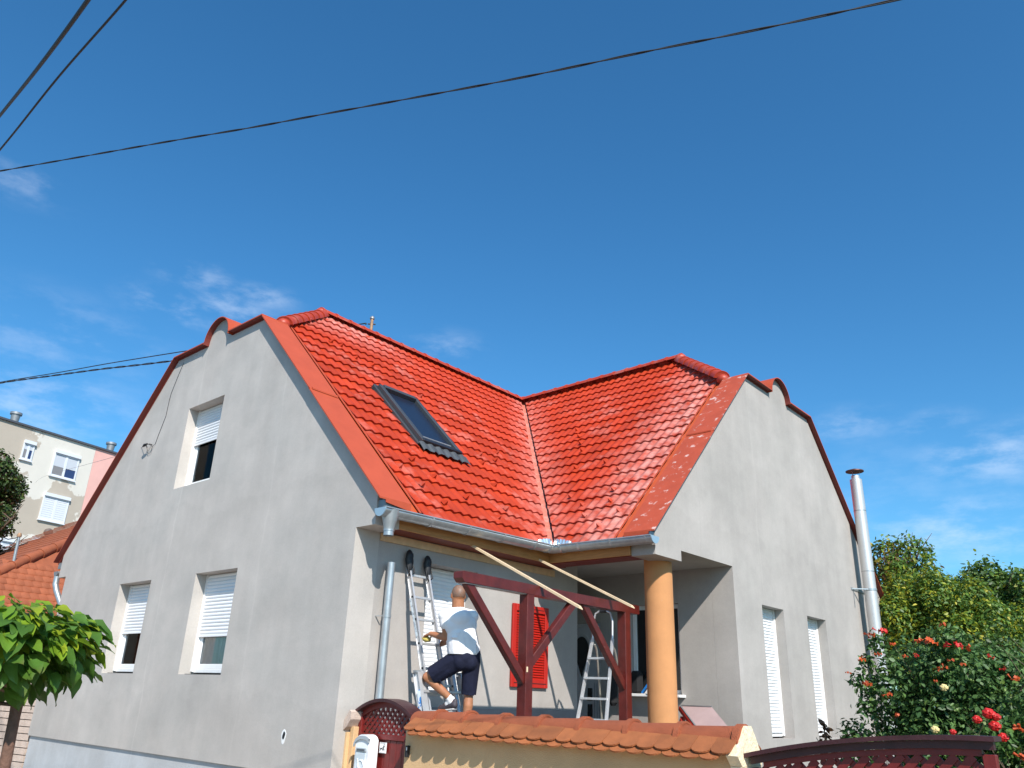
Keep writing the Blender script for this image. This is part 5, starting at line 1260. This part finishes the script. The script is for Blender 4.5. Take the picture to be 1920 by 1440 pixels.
ORF = mat('orange_red_petal', (.58,.09,.02), .55, objrand=.2, sub=.25); REDF = mat('scarlet_petal', (.58,.018,.015), .5, objrand=.2, sub=.2)
FL = [(5.24,2.92,1.08,.14),(5.13,2.92,1.05,.12),(5.80,3.00,1.13,.10),(5.69,3.0,.97,.16),(5.60,3.0,.99,.12),(5.89,3.02,.93,.17),(6.0,3.05,.92,.12),(5.05,2.88,.57,.14),(5.76,3.0,.73,.11),(6.33,3.12,.64,.13),(6.19,3.1,.83,.10),(5.23,2.92,.47,.11),
      (5.02,2.9,.80,.09),(5.2,2.9,.85,.09),(5.95,3.0,.76,.10),(6.27,3.1,.72,.09),(5.36,2.9,.95,.08),(5.45,2.9,.83,.08),(5.31,2.85,.28,.09),(5.85,3.0,.80,.09),(5.55,2.95,.85,.08),(5.68,2.95,.6,.07),(4.86,2.95,.68,.07),(6.5,3.2,.5,.12)]
for i, (x, y, z, s_) in enumerate(FL): trumpet((x,y-.1,z), s_*.78, ORF if i % 5 else REDF, i)
# rose bush
rb = thing('rose_bush', 'rose bush with round scarlet roses right of the driveway gate', 'rose', (6.3,2.3,-1.0))
leaf_cloud('foliage', blobs((6.35,2.5,-.12), (.40,.35,.48), 12, 20, (.35,.55))+[(6.7,2.6,-.3,.5,.4,.5),(6.55,2.9,.3,.35,.3,.4)], 7500, .055, [(.06,.13,.03),(.09,.18,.04),(.16,.23,.045)], rb, seed=21, cov=.3, wts=[3,2,.7])
limbs((6.3,2.4,-1.0), (6.3,2.35,-.2), (.3,.2,.4), 10, rb, .015, 22)
def rose(c, r_, m):
    r_ *= .9
    bm = bmesh.new(); bmesh.ops.create_icosphere(bm, subdivisions=3, radius=r_)
    for v in bm.verts: k = mnoise.noise(v.co*(2.4/r_)); v.co *= 1 + .28*k; v.co.z *= .85
    bm.transform(Matrix.Translation(c)); mb = MB(); mb.bm(bm, False); obj('flower', mb, m, rb)
for c, r_ in (((6.29,1.94,.32),.055),((6.2,1.92,.27),.042),((6.32,1.94,.225),.052),((6.36,1.98,.14),.045),((6.01,1.87,.165),.03),((6.34,1.95,.295),.04)): rose(c, r_, REDF)
for c in ((5.87,2.38,.53),(5.75,2.34,.17)): rose(c, .04, mat('cream_petal', (.66,.52,.22), .6))
for i, (x,y,z) in enumerate(((6.50,2.05,.22),(6.58,2.1,.20),(6.72,2.15,.27),(6.46,2.05,.0))): 
    g = MB(); qq = random.Random(i+50)
    for k in range(6): a = V((x,y-.1,z)); g.tube([a, a+V((qq.uniform(-.06,.06),-.02,qq.uniform(-.03,.03)))], [.006,.013], 5)
    obj('flower', g, ORF, rb)
# reddish seedlings beside the gate
sd = thing('garden_sapling', 'reddish leafed sapling in front of the narrow windows', 'sapling', (4.5,3.6,-1.0))
leaf_cloud('foliage', [(4.33,3.4,-.02,.07,.07,.20),(4.62,3.55,.0,.09,.09,.15),(4.52,3.4,-.12,.12,.1,.1)], 170, .09, [(.16,.07,.03),(.14,.14,.03),(.2,.06,.03)], sd, seed=23)
g = MB(); g.tube([(4.33,3.4,-1.0),(4.33,3.4,.1)], .008, 5); g.tube([(4.62,3.55,-1.0),(4.62,3.55,.1)], .008, 5); obj('stem', g, BARK, sd)
# dark maple-like tree left, in front of the apartments
t = thing('maple_tree', 'dark green maple tree in front of the apartment block', 'tree', (-20.6,1.3,-1.3))
limbs((-20.9,1.1,-1.3), (-20.8,1.2,4.4), (1.6,1.4,1.8), 12, t, .2, 24)
leaf_cloud('crown', blobs((-20.9,1.0,5.75), (1.6,1.75,1.75), 26, 25, (.28,.42)), 26000, .13, [(.04,.075,.018),(.06,.115,.024),(.10,.14,.028),(.07,.035,.018)], t, seed=26, wts=[3,3,1.5,1.3])
t = thing('maple_tree', 'low dark tree clump peeping over the orange roof', 'tree', (-21.5,2.0,-1.3))
limbs((-21.5,2.0,-1.3), (-21.5,2.0,3.0), (.8,.8,.8), 6, t, .12, 27)
leaf_cloud('crown', blobs((-21.2,1.6,3.75), (.9,.95,.7), 10, 28, (.35,.5)), 3500, .15, [(.03,.055,.014),(.045,.085,.018)], t, seed=29)

# catalpa in the foreground, single large leaves
ct = thing('catalpa_tree', 'young catalpa tree with big heart-shaped leaves at the left edge', 'tree', (2.25,-4.14,-1.3))
CLM = mat('catalpa_leaf', (.10,.20,.025), .45, attr='leafcol', var=.15, vscale=9, bump=.25, bscale=25, sub=.38, spec=.4)
def cat_leaf(i):
    q = random.Random(i); n = 7; L_ = .20; bend = q.uniform(.15,.55); fold = q.uniform(.1,.35); curl = q.uniform(-.3,.3)
    mb = MB(); W_ = [0.0,.062,.083,.080,.062,.035,.0]; X_ = [0,.012,.05,.095,.135,.172,.21]
    back = [-.0,-.02,0,0,0,0,0]
    rows = []
    for k in range(n):
        x = X_[k]; z = -bend*x*x*4*1.2; wv = .012*math.sin(k*1.7+i)
        w_ = W_[k]*(1+q.uniform(-.06,.06)); rows.append([(x+back[k], w_, z+fold*w_+wv), (x+back[k]*.3, w_*.5, z+fold*w_*.35), (x, 0, z), (x+back[k]*.3, -w_*.5, z+fold*w_*.35), (x+back[k], -w_, z+fold*w_-wv)])
    vs_ = [a for r_ in rows for a in r_]; fs = [(k*5+j, k*5+j+1, (k+1)*5+j+1, (k+1)*5+j) for k in range(n-1) for j in range(4)]
    mb.add(vs_, fs, True); mb.tube([(-.08,0,.02),(-.03,0,.008),(0,0,0)], .0022, 4)
    me = mesh('leaf', mb, CLM); cols = [(.15,.28,.028),(.22,.35,.025),(.09,.20,.03),(.12,.25,.035),(.30,.38,.025),(.07,.16,.025)]
    c = cols[i % len(cols)]
    ca = me.color_attributes.new('leafcol', 'FLOAT_COLOR', 'POINT'); a = np.ones((len(me.vertices),4)); a[:,:3] = c
    tip = np.array([v.co.x/.2 for v in me.vertices])
    if i % 5 == 3: a[:,:3] = a[:,:3]*(1-np.clip(tip-.6,0,1)[:,None]) + np.array([.2,.12,.04])*np.clip(tip-.6,0,1)[:,None]
    ca.data.foreach_set('color', a.ravel()); return me
LEAVES = [cat_leaf(i) for i in range(12)]
qc = random.Random(33); cc = V((2.13,-4.34,.50))
lf = []
for i in range(1000):
    d = V((qc.gauss(0,1), qc.gauss(0,1), qc.gauss(.12,.75))).normalized(); rr_ = qc.uniform(.30,1.0)**.6
    lump = 1 + .14*mnoise.noise(d*2.2)
    pos = cc + V((d.x*.62, d.y*.62, d.z*(.30 if d.z > 0 else .30)))*rr_*lump
    if pos.z < cc.z-.32: continue
    lf.append((pos, d, rr_))
lf.sort(key=lambda t: (t[0]-CAM).length)
def leafmtx(pos, d):
    out_ = V((d.x, d.y, 0)).normalized() if V((d.x,d.y,0)).length > .05 else V((1,0,0))
    droop = qc.uniform(-.1,.4) if d.z > .15 else (qc.uniform(-.1,.7) if d.z > -.3 else qc.uniform(.2,1.6))
    a = (out_ + V((qc.uniform(-.5,.5), qc.uniform(-.5,.5), -droop))).normalized()
    up_ = (V((0,0,1)) + d*.2 + V((qc.uniform(-.55,.55),qc.uniform(-.55,.55),0))).normalized()
    b_ = up_.cross(a).normalized(); u_ = a.cross(b_)
    return Matrix((a, b_, u_)).transposed().to_4x4()
extra = MB(); ecol = []
for i, (pos, d, rr_) in enumerate(lf):
    m = leafmtx(pos, d); s_ = qc.uniform(.42,.74)*(.75 if d.z > .75 else 1)
    me = LEAVES[qc.choice([0,1,2,3,4,5,6,7,8,9,10,11]) if d.z > -.1 else qc.choice([2,3,5,8,9,11])]
    if i < 299: inst('leaf', me, ct, pos, m.to_euler(), (s_,s_,s_))
    else:
        base = len(extra.v); extra.add([Matrix.Translation(pos) @ m @ (v.co*s_) for v in me.vertices], [list(p_.vertices) for p_ in me.polygons], True)
        cl = [tuple(c_.color) for c_ in me.color_attributes['leafcol'].data]; ecol += cl
a = np.array([tuple(x) for x in extra.v]); c = a.mean(0); me = bpy.data.meshes.new('inner_foliage'); me.from_pydata([tuple(x) for x in a-c], [], extra.f); me.materials.append(CLM)
me.polygons.foreach_set('use_smooth', [True]*len(extra.f)); ca = me.color_attributes.new('leafcol', 'FLOAT_COLOR', 'POINT'); ca.data.foreach_set('color', np.array(ecol).ravel()); me.update()
o = bpy.data.objects.new('inner_foliage', me); link(o, ct, tuple(c)); o['kind'] = 'stuff'
g = MB(); g.tube([(2.33,-4.12,-1.3),(2.315,-4.135,-.6),(2.305,-4.148,-.18),(2.288,-4.155,.10),(2.28,-4.16,.30)], [.040,.036,.033,.032,.040], 12); obj('trunk', g, mat('catalpa_bark', (.15,.08,.055), .85, var=.25, vscale=14, bump=.5, bscale=40), ct)
g = MB()
for i in range(22):
    t = qc.uniform(0,6.28); e_ = cc + V((math.cos(t)*qc.uniform(.25,.5), math.sin(t)*qc.uniform(.25,.5), qc.uniform(-.18,.2))); g.tube([(2.28,-4.16,.22), cc.lerp(e_,.35)-V((0,0,.12)), e_], [.016,.010,.004], 6)
obj('limbs', g, mat('catalpa_twig', (.20,.14,.09), .85), ct)
g = MB(); g.tube([(2.05,-4.40,.185),(2.27,-4.17,.165)], .011, 8); obj('tie_bar', g, BARK, ct)

# ================================================================== the man on the ladder
def capsule(bm, a, b, ra, rb, seg=14):
    a, b = V(a), V(b); d = b-a; L_ = d.length; n = 6
    q = d.to_track_quat('Z','Y').to_matrix() if L_ > 1e-6 else Matrix.Identity(3)
    rings = []
    for k in range(n+1):
        t = -math.pi/2 + (math.pi/2)*k/n; rings.append((ra*math.cos(t), ra*math.sin(t)))
    for k in range(n+1):
        t = (math.pi/2)*k/n; rings.append((rb*math.cos(t), L_+rb*math.sin(t)))
    vr = [[bm.verts.new(a + q @ V((r_*math.cos(2*math.pi*j/seg), r_*math.sin(2*math.pi*j/seg), z))) for j in range(seg)] for r_, z in rings]
    for i in range(len(vr)-1):
        for j in range(seg): bm.faces.new((vr[i][j], vr[i][(j+1)%seg], vr[i+1][(j+1)%seg], vr[i+1][j]))
    bm.faces.new(vr[0][::-1]); bm.faces.new(vr[-1])
def ellip(bm, c, r_, axes=None):
    m = Matrix.Translation(c) @ (axes.to_4x4() if axes else Matrix.Identity(4)) @ Matrix.Diagonal((r_[0], r_[1], r_[2], 1))
    bmesh.ops.create_uvsphere(bm, u_segments=20, v_segments=14, radius=1, matrix=m)
def remeshed(name, bm, vox, mats, parent, smooth_it=6, cut=None):
    me = bpy.data.meshes.new(name); bm.to_mesh(me); bm.free(); o = bpy.data.objects.new(name, me); COL.objects.link(o)
    md = o.modifiers.new('r', 'REMESH'); md.mode = 'VOXEL'; md.voxel_size = vox
    sm = o.modifiers.new('s', 'SMOOTH'); sm.factor = .5; sm.iterations = smooth_it
    dg = bpy.context.evaluated_depsgraph_get(); dg.update(); me2 = bpy.data.meshes.new_from_object(o.evaluated_get(dg)); bpy.data.objects.remove(o)
    if cut:
        b2 = bmesh.new(); b2.from_mesh(me2)
        for co, no in cut: bmesh.ops.bisect_plane(b2, geom=b2.verts[:]+b2.edges[:]+b2.faces[:], plane_co=co, plane_no=no, clear_outer=True)
        b2.to_mesh(me2); b2.free()
    me2.materials.clear()
    for m in (mats if isinstance(mats, list) else [mats]): me2.materials.append(m)
    a = np.zeros(len(me2.vertices)*3); me2.vertices.foreach_get('co', a); a = a.reshape(-1,3); c = a.mean(0); me2.vertices.foreach_set('co', (a-c).ravel())
    me2.polygons.foreach_set('use_smooth', [True]*len(me2.polygons)); me2.update(); me2.name = name
    o2 = bpy.data.objects.new(name, me2); link(o2, parent, tuple(c)); return o2
FWD = V((-.87,.5,0)).normalized(); LFT = V((-.5,-.87,0)).normalized(); UPV = V((0,0,1))
AX = Matrix((LFT, FWD, UPV)).transposed()     # local x=left, y=forward
pel, chest, neck, head = V((1.03,1.0,.74)), V((1.0,.935,1.07)), V((1.0,.885,1.29)), V((.985,.885,1.455))
Lsh, Rsh = V((.90,.765,1.205)), V((1.07,1.06,1.215))
Lel, Lwr, Lha = V((.90,.815,.955)), V((.655,.785,1.0)), V((.565,.80,.985))
Rel, Rwr, Rha = V((.82,1.17,.99)), V((.56,1.215,.95)), V((.47,1.205,.93))
Lhi, Lkn, Lan = V((.97,.915,.70)), V((.665,.765,.505)), V((.875,.985,.265))
Rhi, Rkn, Ran = V((1.08,1.075,.70)), V((1.04,1.10,.34)), V((1.03,1.07,-.06))
man = thing('person', 'man in white t-shirt and navy shorts climbing the leaning ladder', 'person', (1.0,1.0,-.3))
SKIN = mat('tanned_skin', (.36,.155,.075), .48, var=.10, vscale=22, spec=.45, mixcol=(.42,.17,.09), mixscale=9, mixlo=.45, mixhi=.65)
b = bmesh.new()
ellip(b, chest, (.165,.095,.17), AX); ellip(b, pel, (.16,.125,.14), AX); capsule(b, pel, chest, .115, .115); capsule(b, neck-V((0,0,.06)), head-V((0,0,.05))-FWD*.012, .078, .074)
capsule(b, neck-V((0,0,.05)), Lsh+V((0,0,.01)), .06, .062); capsule(b, neck-V((0,0,.05)), Rsh+V((0,0,.01)), .06, .062)
ax2 = Matrix.Rotation(R(-8), 3, FWD)
ellip(b, head+V((0,0,.012))-FWD*.012, (.083,.104,.100), AX); ellip(b, head+FWD*.025-V((0,0,.05)), (.058,.068,.075), AX)
for sgn in (1, -1):
    ellip(b, head+LFT*sgn*.085-V((0,0,.02))-FWD*.005, (.010,.022,.033), AX)
capsule(b, head+FWD*.083+V((0,0,.0)), head+FWD*.105-V((0,0,.03)), .010, .014)           # nose
capsule(b, head+FWD*.083+LFT*.03+V((0,0,.022)), head+FWD*.083-LFT*.03+V((0,0,.022)), .010, .010)   # brow
capsule(b, head+FWD*.088+LFT*.018-V((0,0,.060)), head+FWD*.088-LFT*.018-V((0,0,.060)), .008, .008) # lips
capsule(b, head+FWD*.078-V((0,0,.095)), head+FWD*.078-V((0,0,.094)), .022, .022)
for sh_, el, wr in ((Lsh,Lel,Lwr),(Rsh,Rel,Rwr)):
    capsule(b, sh_, el, .058, .045); capsule(b, el, el.lerp(wr,.35), .046, .047); capsule(b, el.lerp(wr,.35), wr, .047, .029)
def hand(wr, ha, curl_dir, side, spread_dir):
    """palm + five separate curled fingers"""
    d = (ha-wr).normalized(); cdir = V(curl_dir).normalized(); sd = V(spread_dir).normalized()
    for t in (-.024,-.008,.008,.024): capsule(b, wr+sd*t*.7, ha+sd*t, .016, .0145, 8)
    for t, ln in ((-.030,.85),(-.010,1.0),(.010,.97),(.030,.78)):
        k0 = ha+sd*t; k1 = k0+(d*.8+cdir*.5).normalized()*.032*ln; k2 = k1+(d*.1+cdir).normalized()*.027*ln; k3 = k2+(-d*.7+cdir*.6).normalized()*.020*ln
        capsule(b, k0, k1, .0105, .0098, 8); capsule(b, k1, k2, .0098, .0092, 8); capsule(b, k2, k3, .0092, .008, 8)
    t0 = wr.lerp(ha,.35)-sd*side*.03; t1 = t0+(d*.5+cdir*.55-sd*side*.3).normalized()*.036; t2 = t1+(d*.45+cdir*.7+sd*side*.35).normalized()*.028
    capsule(b, t0, t1, .014, .012, 8); capsule(b, t1, t2, .012, .0095, 8)
hand(Lwr, Lha, (.1,.25,-1), 1, (-.1,-1,-.25)); hand(Rwr, Rha, (-.5,-.75,-.3), -1, (.15,-.1,1))
for hi, kn, an in ((Lhi,Lkn,Lan),(Rhi,Rkn,Ran)):
    capsule(b, hi, kn, .085, .058); ellip(b, kn, (.057,.057,.06)); calf = kn.lerp(an,.33) - (V((-1,0,0)) if True else V())*.012
    capsule(b, kn, calf, .052, .058); capsule(b, calf, an, .058, .036)
def foot(an, td):
    td = V(td).normalized(); heel = an - td*.045 - V((0,0,.055)); ball = an + td*.12 - V((0,0,.068)); capsule(b, an, heel, .036, .032); capsule(b, an-V((0,0,.02)), ball, .036, .028); capsule(b, ball, ball+td*.06-V((0,0,.005)), .028, .02)
LT, RTd = (-.93,-.1,-.12), (-.9,-.1,-.1)
foot(Lan, LT); foot(Ran, RTd)
body = remeshed('body', b, .0075, SKIN, man, 5)
# shirt
TS = mat('white_cotton', (.80,.80,.82), .85, bump=.9, bscale=7, spec=.2, stretch=(1,1,.6))
def frame(o, up=None): return o
b = bmesh.new()
ellip(b, chest+V((0,0,.035)), (.208,.140,.185), AX); capsule(b, chest.lerp(pel,.25)-LFT*.035, pel.lerp(chest,.22)-LFT*.045, .150, .152); capsule(b, chest.lerp(pel,.25)+LFT*.035, pel.lerp(chest,.22)+LFT*.045, .150, .152)
ellip(b, pel+V((0,0,.10))+FWD*.02, (.196,.172,.11), AX)
capsule(b, neck-V((0,0,.03)), neck-V((0,0,.10)), .088, .12); capsule(b, neck-V((0,0,.055)), Lsh-V((0,0,.004)), .078, .080); capsule(b, neck-V((0,0,.055)), Rsh-V((0,0,.004)), .078, .080); ellip(b, chest.lerp(neck,.45)-FWD*.03, (.15,.115,.13), AX)
for sh_, el in ((Lsh,Lel),(Rsh,Rel)): capsule(b, sh_, sh_.lerp(el,.40), .077, .072)
nrm_l = (Lel-Lsh).normalized(); nrm_r = (Rel-Rsh).normalized()
# folds
q = random.Random(3)
for k in range(5):
    a = chest.lerp(pel, q.uniform(.2,.9)) - FWD*.135 + LFT*q.uniform(-.12,.1); bb_ = a*.5 + (a+LFT*.1)*.5 + V((0,0,q.uniform(-.05,.05))) + FWD*.015
    capsule(b, a, bb_, .016, .008, 8)
for k in range(7):
    a = pel+V((0,0,.06+.03*k)) - FWD*.13 - LFT*.02; capsule(b, a+LFT*.10+FWD*.0+V((0,0,.02)), a-LFT*.08+FWD*.0-V((0,0,.01)), .012, .012, 8)
shirt = remeshed('t_shirt', b, .0085, TS, man, 5, cut=[(neck+V((0,0,.022)), (-.25,.14,1)), (pel+V((0,0,.028)), (0,0,-1))])
# sleeves end cleanly
# shorts
NV = mat('navy_jersey', (.010,.012,.030), .85, bump=.8, bscale=9, var=.2, vscale=9, spec=.25)
b = bmesh.new()
ellip(b, pel-V((0,0,.01))-FWD*.01, (.182,.150,.125), AX); capsule(b, pel+LFT*.05+V((0,0,.0)), pel-LFT*.05, .135, .135); ellip(b, pel-FWD*.06-V((0,0,.055))-LFT*.05, (.10,.10,.11), AX); ellip(b, pel-FWD*.05-V((0,0,.05))+LFT*.06, (.10,.10,.11), AX)
capsule(b, Lhi, Lhi.lerp(Lkn,.93), .112, .092); capsule(b, Rhi, Rhi.lerp(Rkn,1.0), .112, .090)
capsule(b, Lhi+V((.05,0,-.04)), Lhi.lerp(Lkn,.9)+V((.03,.03,-.045)), .085, .065)
capsule(b, pel+LFT*.07+V((0,0,.035)), pel-LFT*.07+V((0,0,.035)), .125, .125)
for k in range(5):
    a = Lhi.lerp(Lkn, .1+.17*k)-V((-.08,0,.03)); capsule(b, a, a+V((.03,.03,-.075)), .012, .008, 8)
dl = (Lkn-Lhi).normalized(); dr_ = (Rkn-Rhi).normalized()
shorts = remeshed('shorts', b, .0085, NV, man, 4, cut=[(pel+V((0,0,.085)), (0,0,1))])
# trim the legs of the shorts by their own planes
def trim(o, co, no, test):
    bm = bmesh.new(); bm.from_mesh(o.data); off = WL[o.name]
    fs = [f for f in bm.faces if ((f.calc_center_median()+off)-V(co)).dot(V(no)) > 0 and test(f.calc_center_median()+off)]
    bmesh.ops.delete(bm, geom=fs, context='FACES'); bm.to_mesh(o.data); bm.free()
trim(shorts, Lhi.lerp(Lkn,.84), dl, lambda c_: (c_-Lkn).length < .2); trim(shorts, Rhi.lerp(Rkn,1.02), dr_, lambda c_: (c_-Rkn).length < .2)
SOCK = mat('white_sock', (.75,.75,.76), .9, bump=.4, bscale=60); SHOE = mat('dark_grey_trainer', (.055,.045,.055), .6, var=.2, vscale=20)
for an, td, kn in ((Lan,LT,Lkn),(Ran,RTd,Rkn)):
    td = V(td).normalized(); b = bmesh.new(); capsule(b, an.lerp(kn,.10), an-V((0,0,.02)), .044, .046); capsule(b, an, an+td*.05-V((0,0,.04)), .045, .042); remeshed('sock', b, .006, SOCK, man, 3)
    b = bmesh.new(); capsule(b, an-td*.045-V((0,0,.050)), an+td*.11-V((0,0,.066)), .041, .036); capsule(b, an+td*.11-V((0,0,.066)), an+td*.16-V((0,0,.07)), .036, .029); capsule(b, an-td*.055-V((0,0,.02)), an-td*.05-V((0,0,.06)), .030, .040)
    so_ = remeshed('shoe', b, .006, SHOE, man, 3)
    g = MB(); sd = td.cross(UPV).normalized(); c_ = an+td*.06-V((0,0,.106)); g.bar(c_-td*.12, c_+td*.12, .075, .018, bev=.006); obj('sole', g, mat('pale_sole', (.55,.53,.52), .7), so_)
# short cropped hair on the back of the skull
b = bmesh.new(); ellip(b, head+V((0,0,.014))-FWD*.014, (.0845,.1045,.100), AX); hair = remeshed('hair', b, .006, mat('cropped_grey_hair', (.24,.125,.075), .55, var=.12, vscale=60, mixcol=(.20,.13,.10), mixscale=30, mixlo=.4, mixhi=.6, spec=.5), man, 1, cut=[(head+FWD*.02, FWD), (head-V((0,0,.035)), (0,0,-1))])
# glove / sponge in his hand
bm = bmesh.new(); bmesh.ops.create_icosphere(bm, subdivisions=3, radius=.045)
for v in bm.verts: v.co *= 1+.3*mnoise.noise(v.co*30); v.co.x *= 1.35; v.co.z *= .75
bm.transform(Matrix.Translation(Lha+V((-.005,.012,-.045)))); mb = MB(); mb.bm(bm, True); obj('work_sponge', mb, mat('yellow_foam', (.50,.40,.10), .9, var=.3, vscale=30), label='crumpled yellow sponge in the left hand of the man', cat='sponge')
